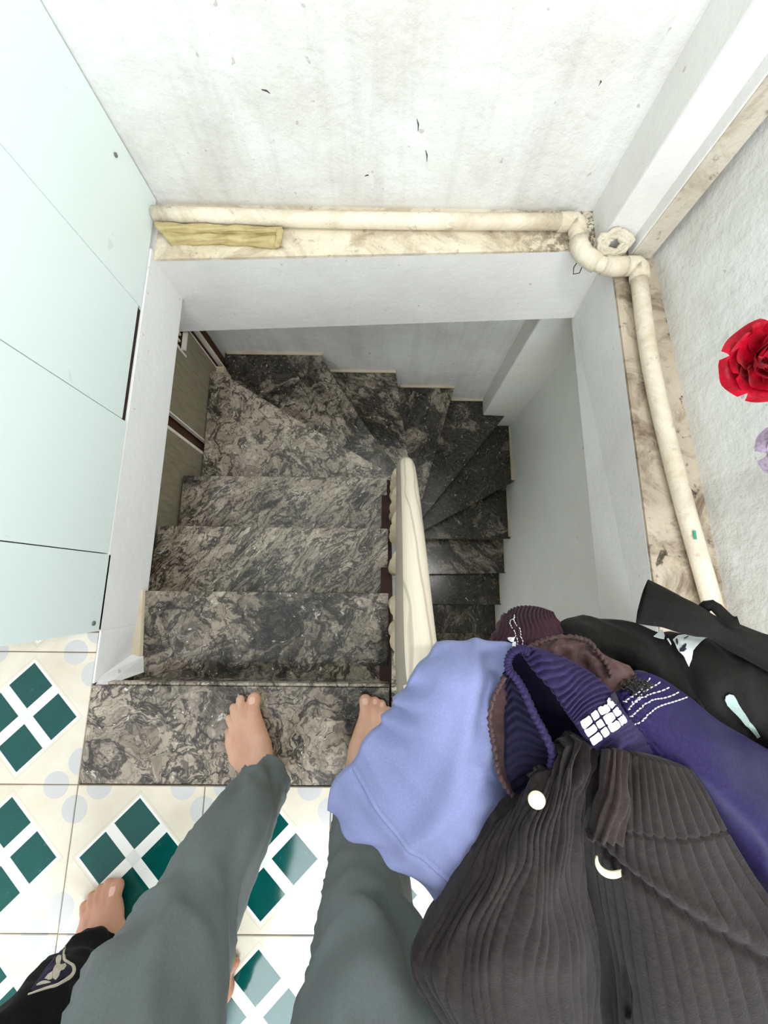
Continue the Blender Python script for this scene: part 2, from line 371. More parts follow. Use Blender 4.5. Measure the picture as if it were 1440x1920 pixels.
# landing slab, then three straight steps
tread([(-.7095, -.466), (.025, -.466), (.025, -.246), (-.712, -.246)], 0.0, (.02, 1.0, .6))
tread([(.03, -.466), (.715, -.466), (.715, -.16), (.03, -.16)], 0.0, (.5, 1.2, .5), 'landing_slab')
box('nosing_strip', (-.675, -.2455, -.022), (.025, -.238, -.004), 'marble', st, .002)
tread([(-.704, -.30), (SX, -.30), (SX, -.018), (-.704, -.018)], -.16, (.95, 1.1, .46))
tread([(-.788, -.06), (SX, -.06), (SX, .201), (-.775, .201)], -.32, (.87, 2.4, .62))
tread([(-.788, .17), (SX - .003, .17), (SX - .003, .428), (-.789, .428)], -.48, (.88, 2.1, .55))
hexa('plaster_corner', [(-.7045, -.247, -.161), (-.676, -.247, -.161), (-.682, -.205, -.161), (-.7045, -.19, -.161), (-.7045, -.247, -.003), (-.676, -.247, -.003), (-.690, -.235, -.08), (-.7045, -.228, -.02)], 'slab_edge', st); riser((-.676, -.246), (.025, -.246), 0); riser((-.70, -.018), (SX, -.018), -.16); riser((-.78, .201), (SX, .201), -.32); riser((-.78, .428), (SX, .428), -.48)
# winders round the newel
tread([(-.79, .39), (.05, .39), (.11, .45), (-.39, .741), (-.758, .972), (-.80, .972)], -.64, (.72, 1.0, .76))
tread([(-.81, .90), (-.57, .74), (-.415, 1.02), (-.505, YB), (-.81, YB)], -.80, (.40, 1.2, .28))
tread([(-.567, .738), (.0, .42), (.13, .50), (-.077, .769), (-.226, 1.0), (-.318, YB), (-.502, YB), (-.413, 1.02)], -.80, (.15, 1.1, .44))
tread([(-.40, YB), (-.10, .70), (.10, .45), (.17, .56), (.134, .692), (.07, YB)], -.96, (.60, 1.9, .48))
tread([(.0, YB), (.10, .55), (.14, .45), (.205, .42), (.231, .504), (.424, YB)], -1.12, (.3, 1.3, .36))
tread([(.35, YB), (.20, .52), (.18, .40), (.22, .38), (.257, .424), (.764, 1.062), (.632, 1.066), (.632, YB)], -1.28, (.55, 1.3, .22))
tread([(.70, 1.066), (.22, .42), (.19, .36), (.22, .33), (.284, .364), (.858, .683), (.852, 1.066)], -1.44, (.82, 1.4, .2))
tread([(.862, .76), (.22, .38), (.19, .32), (.868, .329)], -1.60, (.1, 1.2, .3))
tread([(.19, .36), (.876, .36), (.879, .106), (.19, .088)], -1.76, (.62, 2.0, .45))
tread([(.19, .13), (.882, .14), (.884, -.117), (.19, -.12)], -1.92, (.3, 1.0, .25))
tread([(.19, -.09), (.888, -.09), (.89, -.338), (.19, -.338)], -2.08, (.75, 2.0, .3))
tread([(.19, -.31), (.89, -.31), (.895, -.56), (.19, -.56)], -2.24, (.2, 1.2, .5))
for a, b, z in (((.09, .462), (-.758, .965), -.64), ((.11, .527), (-.318, 1.16), -.80), ((.155, .6), (.07, 1.16), -.96), ((.22, .47), (.42, 1.16), -1.12),
                ((.25, .415), (.76, 1.056), -1.28), ((.27, .357), (.858, .683), -1.44), ((.19, .32), (.868, .329), -1.60), ((.19, .088), (.879, .106), -1.76),
                ((.19, -.12), (.884, -.117), -1.92), ((.19, -.338), (.89, -.338), -2.08), ((.19, -.56), (.895, -.56), -2.24)):
    riser(a, b, z, side=-1 if a[0] < b[0] else -1)
# cream mortar fillets where steps meet plaster
for x0, x1, z in ((-.80, -.31, -.80), (-.30, .07, -.96), (.10, .424, -1.12), (.43, .63, -1.28)):
    box('mortar_joint', (x0, YB - .012, z), (x1, YB + .002, z + .012), 'mortar', st, .003)
hexa('mortar_joint', [(-.72, -.245, -.163), (-.680, -.245, -.163), (-.699, -.016, -.163), (-.72, -.016, -.163), (-.72, -.245, -.130), (-.686, -.245, -.150), (-.702, -.016, -.150), (-.72, -.016, -.130)], 'mortar', st)
for y0, y1, x, z in ((.69, 1.06, .850, -1.44), (.34, .68, .866, -1.6), (.11, .33, .878, -1.76), (-.11, .10, .885, -1.92), (-.33, -.12, .891, -2.08)):
    box('mortar_joint', (x - .012, y0, z), (x + .02, y1, z + .012), 'mortar', st, .003)
# inner string under the upper flight
hexa('stringer', [(.0, -.46, -.35), (.05, -.46, -.35), (.05, .43, -.95), (.0, .43, -.95), (.0, -.46, -.03), (.034, -.46, -.03), (.034, .43, -.52), (.0, .43, -.52)], 'dark', st)
# soffit closing the space below the treads
hexa('soffit', [(-.80, -.46, -.36), (.0, -.46, -.36), (.0, .43, -.97), (-.80, .43, -.97), (-.80, -.46, -.33), (.0, -.46, -.33), (.0, .43, -.93), (-.80, .43, -.93)], 'beam', st)
struct(box('wall_front', (-1.0, -.75, -3.0), (1.0, -.62, -.13), 'stairwall'))
struct(box('trim_9', (-1.0, -.8, -2.75), (1.1, 1.2, -2.62), 'wall'))

# boards closing the side of the stairwell below the slab
bw = tag(empty('partition_board', (-.80, .4, -1.2)), 'olive grey boards with raw white edges closing the left side of the stairwell', 'partition')
bw_loc = Vector((-.80, .4, -1.2))
def bpart(name, a, b, mat, bevel=0.0):
    o = box(name, a, b, mat, None, bevel); o.parent = bw; o.data.transform(Matrix.Translation(-bw_loc)); return o
bpart('board', (-.815, -.30, -1.3), (-.80, .572, -.19), 'board'); bpart('edge_strip', (-.8155, .572, -1.3), (-.7985, .584, -.19), 'board_edge')
bpart('edge_strip', (-.8155, .636, -1.3), (-.7985, .642, -.19), 'board_edge'); bpart('board', (-.815, .642, -1.3), (-.80, .908, -.19), 'board')
bpart('board', (-.815, .908, -1.3), (-.80, 1.024, -.414), 'board'); bpart('edge_strip', (-.8155, .906, -.424), (-.7985, .915, -.19), 'board_edge')
bpart('edge_strip', (-.8155, .93, -.416), (-.7985, 1.012, -.407), 'board_edge'); bpart('edge_strip', (-.8155, 1.024, -1.3), (-.7985, 1.030, -.19), 'board_edge')
bpart('edge_strip', (-.8155, 1.068, -1.3), (-.795, 1.078, -.19), 'board_edge')
bpart('backing', (-.845, -.32, -1.32), (-.83, 1.166, -.188), 'brown')
for k in range(3):
    o = bpart('lath', (-.828, .935 + k * .028, -.405), (-.82, .943 + k * .028, -.25), 'board_edge')
bpart('foot_block', (-.815, 1.0, -.80), (-.765, 1.035, -.70), 'mortar', .004)

# ------------------------------------------------------------------ balustrade
bal = tag(empty('balustrade', (.06, 0, 0)), 'pale wood grained handrail on cream turned balusters beside the marble stairs', 'railing')
bal_off = Matrix.Translation(Vector((-.06, 0, 0)))
def balp(o): o.parent = bal; o.data.transform(bal_off) if o.location.length == 0 else setattr(o, 'location', o.location - Vector((.06, 0, 0))); return o
RP = [(.056, -.13, .535), (.0555, -.07, .462), (.065, .11, .232), (.0735, .288, -.008), (.0755, .355, -.10), (.076, .378, -.16), (.077, .385, -.26)]
RR = [(.0245, .026)] * 3 + [(.0245, .026), (.0235, .025), (.0215, .023), (.019, .02)]
pv = [Vector(p) for p in RP]; n = 60
rr = [Vector((*r, 0)) for r in RR]
pp = [cr(pv, i / n) for i in range(n + 1)]; rad = [tuple(cr(rr, i / n)[:2]) for i in range(n + 1)]
balp(tube('handrail', pp, rad, 'rail', None, 20))
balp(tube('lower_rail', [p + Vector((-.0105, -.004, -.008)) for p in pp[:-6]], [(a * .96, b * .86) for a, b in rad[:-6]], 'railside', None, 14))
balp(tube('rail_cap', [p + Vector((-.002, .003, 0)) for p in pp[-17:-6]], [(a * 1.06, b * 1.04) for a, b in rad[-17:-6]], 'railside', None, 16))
balp(tube('handrail_return', [(.052, -.12, .528), (.054, -.165, .545), (.075, -.195, .548), (.14, -.20, .548), (.5, -.20, .548), (.95, -.20, .548)], .024, 'rail', None, 16, n=30))
PR = [(.016, 0), (.018, .03), (.013, .05), (.020, .08), (.012, .11), (.017, .2), (.021, .3), (.014, .4), (.011, .46), (.020, .50), (.011, .53), (.018, .57), (.013, .6), (.013, .62)]
def rail_z(y):
    for a, b in zip(pp, pp[1:]):
        if a.y <= y <= b.y: return a.z
    return -.1
for y, base in ((-.115, -.16), (-.045, -.16), (.06, -.32), (.165, -.32), (.26, -.48), (.345, -.48)):
    top = rail_z(y) - .034; h = top - base
    o = lathe('baluster', [(r * 1.3, z / .62 * h) for r, z in PR], 'baluster', None, 14); o.location = (.048 + .02 * max(y, 0), y, base); balp(o)
for x in (.075, .2, .33, .46, .59):
    o = lathe('baluster', [(r, z / .62 * .53) for r, z in PR], 'baluster', None, 14); o.location = (x, -.20, 0.0); balp(o)
o = lathe('newel', [(.03, 0), (.03, .1), (.022, .13), (.027, .25), (.02, .45), (.026, .5), (.02, .62)], 'baluster', None, 16); o.location = (.083, .385, -.93); balp(o)

# ------------------------------------------------------------------ drain pipe on the ledges
pipe = tag(empty('drain_pipe', (0, 1.09, .003)), 'grimy cream plastic drain pipe with elbows running along the stained ledges', 'pipe')
poff = Matrix.Translation(-Vector((0, 1.09, .003)))
def pp_(o): o.parent = pipe; o.data.transform(poff); return o
PR_ = .0225
pp_(tube('pipe_run', [(-.70, 1.104, .029), (-.1, 1.094, .029), (.55, 1.10, .029)], PR_, 'pipe', None, 18, n=8))
E = [(.545, 1.10, .029), (.578, 1.098, .029), (.582, 1.06, .03), (.583, 1.02, .03), (.598, .982, .031), (.635, .953, .032), (.675, .942, .032), (.715, .944, .032), (.742, .945, .031)]
ev = [Vector(p) for p in E]
pp_(tube('pipe_bend', [cr(ev, i / 40) for i in range(41)], PR_ * .98, 'pipe', None, 18))
def collar(a, b, r): return pp_(tube('coupling', [a, tuple((Vector(a) + (Vector(b) - Vector(a)) * .12)), tuple((Vector(a) + (Vector(b) - Vector(a)) * .88)), b], [r * .94, r, r, r * .94], 'pipe', None, 18))
collar((.53, 1.10, .029), (.566, 1.10, .029), .0268)
pp_(tube('elbow', [(.552, 1.10, .029), (.578, 1.10, .029), (.584, 1.094, .029), (.584, 1.055, .03)], .0265, 'pipe', None, 18))
pp_(tube('elbow', [(.583, 1.035, .03), (.586, 1.01, .03), (.598, .983, .031), (.62, .963, .031), (.634, .953, .031)], .0268, 'pipe', None, 18))
pp_(tube('elbow', [(.652, .947, .032), (.675, .942, .032), (.70, .943, .032), (.715, .945, .032)], .0268, 'pipe', None, 18))
pp_(tube('elbow', [(.716, .945, .032), (.748, .946, .032), (.755, .939, .032), (.754, .90, .032)], .027, 'pipe', None, 18))
pp_(tube('pipe_run', [(.753, .91, .03), (.757, .616, .03), (.79, .29, .03), (.837, -.03, .03), (.868, -.25, .03), (.90, -.5, .03)], PR_, 'pipe', None, 18, n=20))

# coil of dusty cord
bm = bmesh.new(); pts = []
for i in range(150):
    a = i * .33; r = .018 + .022 * (i / 150) + .004 * math.sin(i * 1.7)
    pts.append((.675 + r * 1.25 * math.cos(a), 1.0 + r * .62 * math.sin(a) * .9, .055 + r * .6 * math.sin(a) + .004 * math.sin(i * .8)))
tube_bm(bm, pts, [.0065 + .0015 * math.sin(i * .9) for i in range(150)], 7)
tag(from_bm('cord_coil', bm, 'coil', None, True), 'dusty cream coil of cord tucked behind the pipe bend in the corner', 'coil')
bm = bmesh.new(); tube_bm(bm, [(.60, 1.0, .0), (.590, .985, -.02), (.598, .98, -.04), (.612, .975, -.03), (.615, .99, -.005)], .0016, 6)
tag(from_bm('wire_loop', bm, 'dark', None, True), 'thin black wire loop hanging below the pipe bend', 'wire')
g_ = box('paint_fleck', (.795, .128, .0515), (.802, .150, .0535), 'fleck'); pp_(g_)
# control points in metres
D = {
'blue': [[(0.0672,-0.0644,0.575),(0.1007,-0.0604,0.585),(0.1383,-0.06,0.59),(0.1796,-0.0651,0.575)],[(0.0452,-0.0905,0.585),(0.0822,-0.087,0.615),(0.1292,-0.0982,0.605),(0.1814,-0.1169,0.57)],[(0.0283,-0.1165,0.57),(0.0693,-0.125,0.605),(0.1173,-0.1468,0.6),(0.172,-0.1726,0.57)],[(0.0046,-0.151,0.555),(0.0505,-0.1696,0.595),(0.1044,-0.1973,0.6),(0.1585,-0.2234,0.575)],[(-0.0143,-0.1745,0.55),(0.0273,-0.2067,0.58),(0.0778,-0.2415,0.59),(0.1346,-0.271,0.58)],[(-0.0294,-0.2001,0.545),(0.0031,-0.2387,0.57),(0.0462,-0.2758,0.575),(0.0966,-0.3136,0.57)],[(-0.0548,-0.232,0.53),(-0.0137,-0.2683,0.55),(0.0303,-0.2957,0.56),(0.0821,-0.3357,0.555)],[(-0.0607,-0.2622,0.52),(-0.0317,-0.2829,0.535),(0.0122,-0.3032,0.545),(0.068,-0.349,0.54)]],
'cord': [[(0.1533,-0.1755,0.63),(0.1643,-0.1601,0.645),(0.1717,-0.1464,0.655),(0.1815,-0.1347,0.66),(0.2004,-0.143,0.655),(0.2242,-0.145,0.66),(0.25,-0.1518,0.66),(0.2924,-0.1658,0.64)],[(0.1331,-0.2048,0.615),(0.1453,-0.1862,0.645),(0.1614,-0.175,0.655),(0.1765,-0.1662,0.66),(0.198,-0.1726,0.65),(0.2162,-0.1751,0.668),(0.2483,-0.179,0.668),(0.3052,-0.1896,0.64)],[(0.1015,-0.2503,0.6),(0.1247,-0.222,0.635),(0.1493,-0.2075,0.65),(0.1729,-0.1999,0.652),(0.1976,-0.2091,0.642),(0.2154,-0.2059,0.664),(0.256,-0.2092,0.665),(0.3193,-0.2159,0.64)],[(0.0833,-0.289,0.59),(0.1134,-0.2626,0.625),(0.146,-0.2469,0.64),(0.1731,-0.2404,0.64),(0.2092,-0.2566,0.612),(0.2217,-0.2392,0.652),(0.2684,-0.2432,0.655),(0.3456,-0.2539,0.63)],[(0.0511,-0.3502,0.575),(0.0928,-0.3157,0.61),(0.138,-0.2944,0.628),(0.1823,-0.2966,0.612),(0.229,-0.3167,0.575),(0.2353,-0.2829,0.638),(0.2868,-0.2858,0.645),(0.3811,-0.3072,0.62)],[(0.0371,-0.3876,0.565),(0.0836,-0.3616,0.6),(0.1349,-0.3453,0.615),(0.1972,-0.3644,0.585),(0.2525,-0.3946,0.54),(0.2504,-0.3409,0.62),(0.3055,-0.3407,0.63),(0.3991,-0.3606,0.61)],[(0.0655,-0.4451,0.54),(0.0975,-0.4252,0.575),(0.1499,-0.4251,0.575),(0.2131,-0.4472,0.55),(0.2672,-0.4827,0.51),(0.2687,-0.415,0.595),(0.3312,-0.4097,0.605),(0.4366,-0.4407,0.58)],[(0.1197,-0.5407,0.49),(0.1379,-0.5447,0.51),(0.1747,-0.5435,0.52),(0.2301,-0.5537,0.51),(0.2757,-0.5638,0.5),(0.31,-0.5418,0.53),(0.3801,-0.5356,0.54),(0.5014,-0.5652,0.52)]],
'navy': [[(0.2389,-0.1017,0.63),(0.2364,-0.1147,0.645),(0.2441,-0.138,0.645),(0.2581,-0.1692,0.63)],[(0.2831,-0.0883,0.61),(0.274,-0.1148,0.635),(0.277,-0.1465,0.64),(0.2937,-0.192,0.62)],[(0.3302,-0.1109,0.6),(0.3139,-0.1403,0.63),(0.3127,-0.176,0.635),(0.3334,-0.2294,0.61)],[(0.3702,-0.1401,0.595),(0.3505,-0.1705,0.625),(0.3476,-0.2099,0.63),(0.3722,-0.2766,0.6)],[(0.4188,-0.1698,0.59),(0.3914,-0.2053,0.62),(0.3859,-0.2524,0.625),(0.4066,-0.3214,0.6)],[(0.493,-0.2137,0.58),(0.4643,-0.2546,0.605),(0.4557,-0.3054,0.61),(0.4772,-0.3808,0.585)]],
'band': [[(0.143,-0.0634,0.64),(0.1486,-0.0574,0.65),(0.1606,-0.06,0.648)],[(0.1506,-0.0789,0.652),(0.1586,-0.0671,0.664),(0.1774,-0.066,0.658)],[(0.1641,-0.0945,0.656),(0.1751,-0.0799,0.669),(0.1966,-0.0765,0.662)],[(0.1749,-0.1115,0.658),(0.1865,-0.0947,0.671),(0.2108,-0.0892,0.663)],[(0.1824,-0.1228,0.658),(0.1932,-0.1063,0.671),(0.2182,-0.0992,0.663)],[(0.1933,-0.1389,0.658),(0.2048,-0.1215,0.67),(0.2297,-0.1155,0.66)],[(0.2072,-0.1525,0.65),(0.2224,-0.1404,0.658),(0.2525,-0.1369,0.644)],[(0.231,-0.1775,0.635),(0.2513,-0.1723,0.636),(0.2874,-0.1734,0.626)]],
'back': [[(0.127,-0.0823,0.636),(0.129,-0.0785,0.64),(0.1324,-0.0811,0.642)],[(0.1274,-0.1026,0.63),(0.1329,-0.1011,0.636),(0.1419,-0.0996,0.642)],[(0.127,-0.126,0.626),(0.1383,-0.1241,0.632),(0.1507,-0.1207,0.64)],[(0.1259,-0.1503,0.626),(0.143,-0.1478,0.63),(0.1609,-0.1425,0.638)],[(0.1259,-0.1757,0.622),(0.1457,-0.1716,0.626),(0.1669,-0.1612,0.634)],[(0.1359,-0.2023,0.61),(0.156,-0.1947,0.616),(0.1739,-0.1826,0.624)]],
'hole': [[(0.1407,-0.0675,0.6),(0.1612,-0.0651,0.6)],[(0.1485,-0.0958,0.59),(0.1867,-0.0955,0.59)],[(0.1578,-0.1189,0.585),(0.2077,-0.128,0.59)],[(0.1682,-0.1406,0.585),(0.2231,-0.1519,0.59)],[(0.1763,-0.1653,0.59),(0.2293,-0.1683,0.595)],[(0.1803,-0.1911,0.59),(0.2198,-0.1908,0.59)]],
'lin': [[(0.1484,-0.0589,0.636),(0.1736,-0.0496,0.635),(0.1926,-0.0478,0.635),(0.2127,-0.0534,0.634),(0.2294,-0.0659,0.632),(0.2565,-0.0762,0.625)],[(0.1547,-0.0637,0.644),(0.1711,-0.0567,0.646),(0.1868,-0.0554,0.644),(0.2064,-0.0636,0.632),(0.2237,-0.0806,0.63),(0.2603,-0.0916,0.625)],[(0.1673,-0.0727,0.64),(0.1798,-0.0698,0.642),(0.1974,-0.0739,0.632),(0.216,-0.0863,0.62),(0.226,-0.098,0.625),(0.2457,-0.1069,0.625)]],
'linl': [[(0.1274,-0.0886,0.625),(0.1288,-0.0835,0.63)],[(0.1167,-0.1136,0.615),(0.1306,-0.1026,0.63)],[(0.1141,-0.1309,0.61),(0.1319,-0.1271,0.622)],[(0.1165,-0.1526,0.61),(0.1308,-0.1524,0.62)],[(0.1208,-0.1815,0.608),(0.1303,-0.1774,0.618)],[(0.1379,-0.2069,0.6),(0.1432,-0.2022,0.606)]],
'maroon': [[(0.1613,-0.0339,0.53),(0.1753,-0.0252,0.54),(0.1969,-0.0248,0.545),(0.2161,-0.0281,0.54)],[(0.1462,-0.0457,0.545),(0.1595,-0.038,0.575),(0.1843,-0.0378,0.575),(0.2201,-0.0408,0.55)],[(0.1342,-0.0635,0.55),(0.1505,-0.0553,0.59),(0.1804,-0.055,0.59),(0.2246,-0.0552,0.555)],[(0.13,-0.0893,0.55),(0.1492,-0.0819,0.59),(0.1817,-0.0816,0.59),(0.2341,-0.0814,0.555)]],
'black': [[(0.2252,-0.0608,0.55),(0.2453,-0.0429,0.545),(0.2729,-0.0371,0.55),(0.298,-0.0398,0.56),(0.3295,-0.0513,0.57),(0.3693,-0.0533,0.575),(0.4124,-0.0558,0.575),(0.4718,-0.0648,0.57)],[(0.2244,-0.0665,0.575),(0.2424,-0.0557,0.58),(0.2702,-0.0548,0.585),(0.2965,-0.0608,0.59),(0.3301,-0.0698,0.585),(0.3527,-0.0727,0.6),(0.3871,-0.0852,0.605),(0.4409,-0.1019,0.6)],[(0.2464,-0.08,0.58),(0.2616,-0.0801,0.585),(0.2821,-0.0835,0.59),(0.3067,-0.0896,0.592),(0.3428,-0.1019,0.585),(0.3553,-0.1068,0.605),(0.3912,-0.1237,0.6),(0.4389,-0.1443,0.6)],[(0.2743,-0.1018,0.57),(0.2891,-0.1063,0.575),(0.3062,-0.1134,0.58),(0.3319,-0.1232,0.58),(0.3597,-0.1378,0.58),(0.391,-0.1556,0.575),(0.4251,-0.1761,0.57),(0.47,-0.2079,0.57)]],
'tab': [[(0.201,-0.139,0.672),(0.2079,-0.137,0.675),(0.2196,-0.1405,0.672)],[(0.1975,-0.1568,0.672),(0.2033,-0.1534,0.68),(0.216,-0.1575,0.675)],[(0.195,-0.1773,0.668),(0.2,-0.1737,0.68),(0.2165,-0.1794,0.672)],[(0.1917,-0.1989,0.662),(0.1965,-0.193,0.675),(0.2138,-0.1977,0.668)],[(0.1891,-0.2171,0.655),(0.1946,-0.2125,0.667),(0.2111,-0.2171,0.66)]],
'rim': [(0.1618,-0.165,0.642),(0.1613,-0.1491,0.648),(0.154,-0.1308,0.648),(0.1468,-0.1174,0.648),(0.1388,-0.0981,0.648),(0.1318,-0.0857,0.648),(0.1254,-0.0776,0.645),(0.1253,-0.0688,0.645),(0.1304,-0.0608,0.645),(0.1389,-0.0573,0.648),(0.1453,-0.0609,0.65)],
'sleeve': [(0.2912,-0.0122,0.6),(0.3181,-0.0228,0.612),(0.3384,-0.0313,0.615),(0.3593,-0.0391,0.612),(0.3878,-0.0522,0.61),(0.4217,-0.0674,0.605),(0.4877,-0.0988,0.6)],
'frill1': [(0.1486,-0.0573,0.64),(0.1601,-0.0521,0.64),(0.1724,-0.0487,0.638),(0.1907,-0.047,0.638),(0.2019,-0.0489,0.638),(0.2111,-0.0531,0.637),(0.2198,-0.0644,0.636),(0.2275,-0.0743,0.634),(0.2312,-0.0862,0.632)],
'frill2': [(0.1223,-0.0851,0.642),(0.1174,-0.0978,0.634),(0.1125,-0.1094,0.631),(0.11,-0.1261,0.626),(0.1111,-0.1384,0.626),(0.1123,-0.1471,0.626),(0.1146,-0.1627,0.625),(0.1165,-0.175,0.624),(0.1235,-0.1889,0.621),(0.1326,-0.2001,0.617)],
'ragA': [[(-0.6978,1.075,0.03),(-0.5654,1.0708,0.031),(-0.4369,1.0676,0.031),(-0.3098,1.0625,0.031)],[(-0.6872,1.0537,0.036),(-0.5606,1.0495,0.037),(-0.4331,1.0463,0.037),(-0.3072,1.0432,0.037)],[(-0.6755,1.0476,0.024),(-0.5581,1.0461,0.024),(-0.4377,1.0465,0.024),(-0.3115,1.0431,0.026)]],
'ragB': [[(-0.6765,1.0517,0.02),(-0.5591,1.0462,0.022),(-0.4384,1.0467,0.022),(-0.316,1.049,0.022)],[(-0.6591,1.0251,0.026),(-0.5466,1.0225,0.027),(-0.4348,1.0228,0.027),(-0.3162,1.0195,0.027)],[(-0.6487,1.0207,0.008),(-0.5449,1.0206,0.012),(-0.4316,1.019,0.012),(-0.3307,1.0096,0.012)]],
'ragC': [[(-0.3237,1.0522,0.037),(-0.3138,1.0514,0.038),(-0.3068,1.0519,0.034)],[(-0.3259,1.0234,0.034),(-0.314,1.0198,0.036),(-0.3078,1.0241,0.03)],[(-0.3337,1.0056,0.018),(-0.3236,1.0057,0.02),(-0.3162,1.0192,0.014)]],
'label': [[(0.1839,-0.1184,0.6616),(0.1837,-0.117,0.6624),(0.1881,-0.1101,0.6689),(0.1889,-0.1105,0.6692),(0.1914,-0.1148,0.6688),(0.1913,-0.116,0.6685),(0.1872,-0.1231,0.6616),(0.1863,-0.1228,0.6612)],[(0.1897,-0.1095,0.6699),(0.1897,-0.1082,0.6702),(0.1925,-0.1057,0.6713),(0.1935,-0.106,0.6714),(0.196,-0.1103,0.6711),(0.1958,-0.1115,0.6712),(0.1929,-0.1141,0.67),(0.1922,-0.1138,0.6695)],[(0.1946,-0.1053,0.6714),(0.1949,-0.1042,0.6712),(0.2015,-0.1002,0.6705),(0.2034,-0.101,0.6689),(0.2058,-0.1052,0.6691),(0.2055,-0.1063,0.6693),(0.1981,-0.1099,0.6712),(0.1972,-0.1096,0.671)],[(0.2044,-0.1005,0.6686),(0.2041,-0.0991,0.6695),(0.2102,-0.0978,0.6652),(0.2114,-0.0982,0.6649),(0.2141,-0.1025,0.6647),(0.2135,-0.1035,0.6655),(0.2082,-0.1053,0.6682),(0.207,-0.1048,0.6685)],[(0.1879,-0.1257,0.6609),(0.188,-0.1245,0.6611),(0.192,-0.1172,0.6685),(0.1928,-0.1175,0.6688),(0.1951,-0.1215,0.6684),(0.1951,-0.1227,0.668),(0.1906,-0.1298,0.6615),(0.1898,-0.1295,0.6611)],[(0.1936,-0.1165,0.6696),(0.1935,-0.1152,0.67),(0.1964,-0.1126,0.6714),(0.1973,-0.1129,0.6715),(0.1998,-0.1169,0.6708),(0.1997,-0.1181,0.6707),(0.1968,-0.1207,0.6695),(0.196,-0.1205,0.669)],[(0.1984,-0.1121,0.6716),(0.1986,-0.111,0.6715),(0.2063,-0.1075,0.6691),(0.2076,-0.108,0.6686),(0.2095,-0.1117,0.6693),(0.2093,-0.1127,0.6695),(0.202,-0.1165,0.6708),(0.2008,-0.116,0.6712)],[(0.2087,-0.1076,0.6682),(0.2089,-0.1064,0.6682),(0.2141,-0.1046,0.6658),(0.2153,-0.1051,0.6654),(0.2177,-0.109,0.6653),(0.2174,-0.11,0.6656),(0.212,-0.1118,0.6682),(0.2107,-0.1112,0.6687)],[(0.1915,-0.1325,0.6604),(0.1913,-0.1311,0.6612),(0.1958,-0.1239,0.6679),(0.1966,-0.1242,0.6682),(0.1999,-0.129,0.6663),(0.2,-0.1304,0.6657),(0.195,-0.1374,0.6599),(0.1941,-0.1371,0.6596)],[(0.1974,-0.1232,0.669),(0.1974,-0.1219,0.6695),(0.2002,-0.1192,0.6708),(0.2012,-0.1195,0.671),(0.2046,-0.1244,0.6689),(0.2045,-0.1255,0.6688),(0.2016,-0.1283,0.6673),(0.2007,-0.128,0.667)],[(0.2023,-0.1187,0.6711),(0.2026,-0.1176,0.6709),(0.2103,-0.1141,0.6689),(0.2117,-0.1147,0.6681),(0.2146,-0.1191,0.6673),(0.2147,-0.1204,0.6669),(0.2068,-0.1239,0.6691),(0.2058,-0.1236,0.669)],[(0.2129,-0.1142,0.6677),(0.2131,-0.1131,0.6675),(0.2186,-0.1114,0.6647),(0.22,-0.1119,0.6642),(0.2233,-0.1166,0.6629),(0.2232,-0.1178,0.6627),(0.2176,-0.1195,0.6655),(0.2159,-0.1187,0.6667)]],
'marks': [[(0.2077,-0.095,0.6676),(0.2142,-0.0942,0.6649),(0.2144,-0.0955,0.6652),(0.2083,-0.0965,0.667)],[(0.2102,-0.0985,0.666),(0.2156,-0.0978,0.6635),(0.2155,-0.0989,0.6642),(0.2104,-0.0998,0.6663)],[(0.2087,-0.0955,0.6674),(0.2106,-0.0952,0.6666),(0.2133,-0.101,0.6652),(0.2114,-0.1012,0.666)],[(0.2146,-0.1016,0.6646),(0.2168,-0.0988,0.668),(0.2171,-0.1002,0.668),(0.2149,-0.1029,0.6647)],[(0.2164,-0.1034,0.6646),(0.218,-0.1006,0.668),(0.2184,-0.102,0.668),(0.2166,-0.1047,0.6648)],[(0.2142,-0.0942,0.6649),(0.2139,-0.093,0.668),(0.2159,-0.098,0.668),(0.2166,-0.0994,0.664)]],
'print': [[(0.3338,-0.0574,0.5821),(0.3395,-0.054,0.5815),(0.3501,-0.0522,0.5808),(0.3573,-0.0537,0.5824),(0.3762,-0.0551,0.5792),(0.3505,-0.0612,0.5951),(0.3437,-0.0661,0.597),(0.3413,-0.0737,0.598),(0.3394,-0.0813,0.5961),(0.3377,-0.0766,0.5945),(0.3357,-0.0712,0.5934),(0.3337,-0.0661,0.5898)],[(0.3121,-0.054,0.5786),(0.3231,-0.0499,0.5723),(0.3407,-0.0494,0.558),(0.3248,-0.0568,0.5785),(0.3185,-0.0558,0.5781)],[(0.3283,-0.0567,0.5788),(0.3307,-0.0561,0.5789),(0.3299,-0.0614,0.5834),(0.3289,-0.0625,0.5838)]],
'printmarks': [[(0.3359,-0.0577,0.5842),(0.3381,-0.0565,0.5846),(0.3367,-0.0596,0.5876),(0.3351,-0.0623,0.5886),(0.3348,-0.0608,0.5868)],[(0.3364,-0.0636,0.5914),(0.3403,-0.0602,0.5908),(0.3406,-0.0612,0.5918),(0.3383,-0.064,0.5928),(0.3392,-0.0649,0.5938),(0.3375,-0.0661,0.5934),(0.3361,-0.0668,0.5929),(0.3345,-0.0676,0.5917)],[(0.3414,-0.0562,0.5868),(0.3485,-0.0541,0.5842),(0.3484,-0.0546,0.585),(0.3415,-0.0567,0.5874)]],
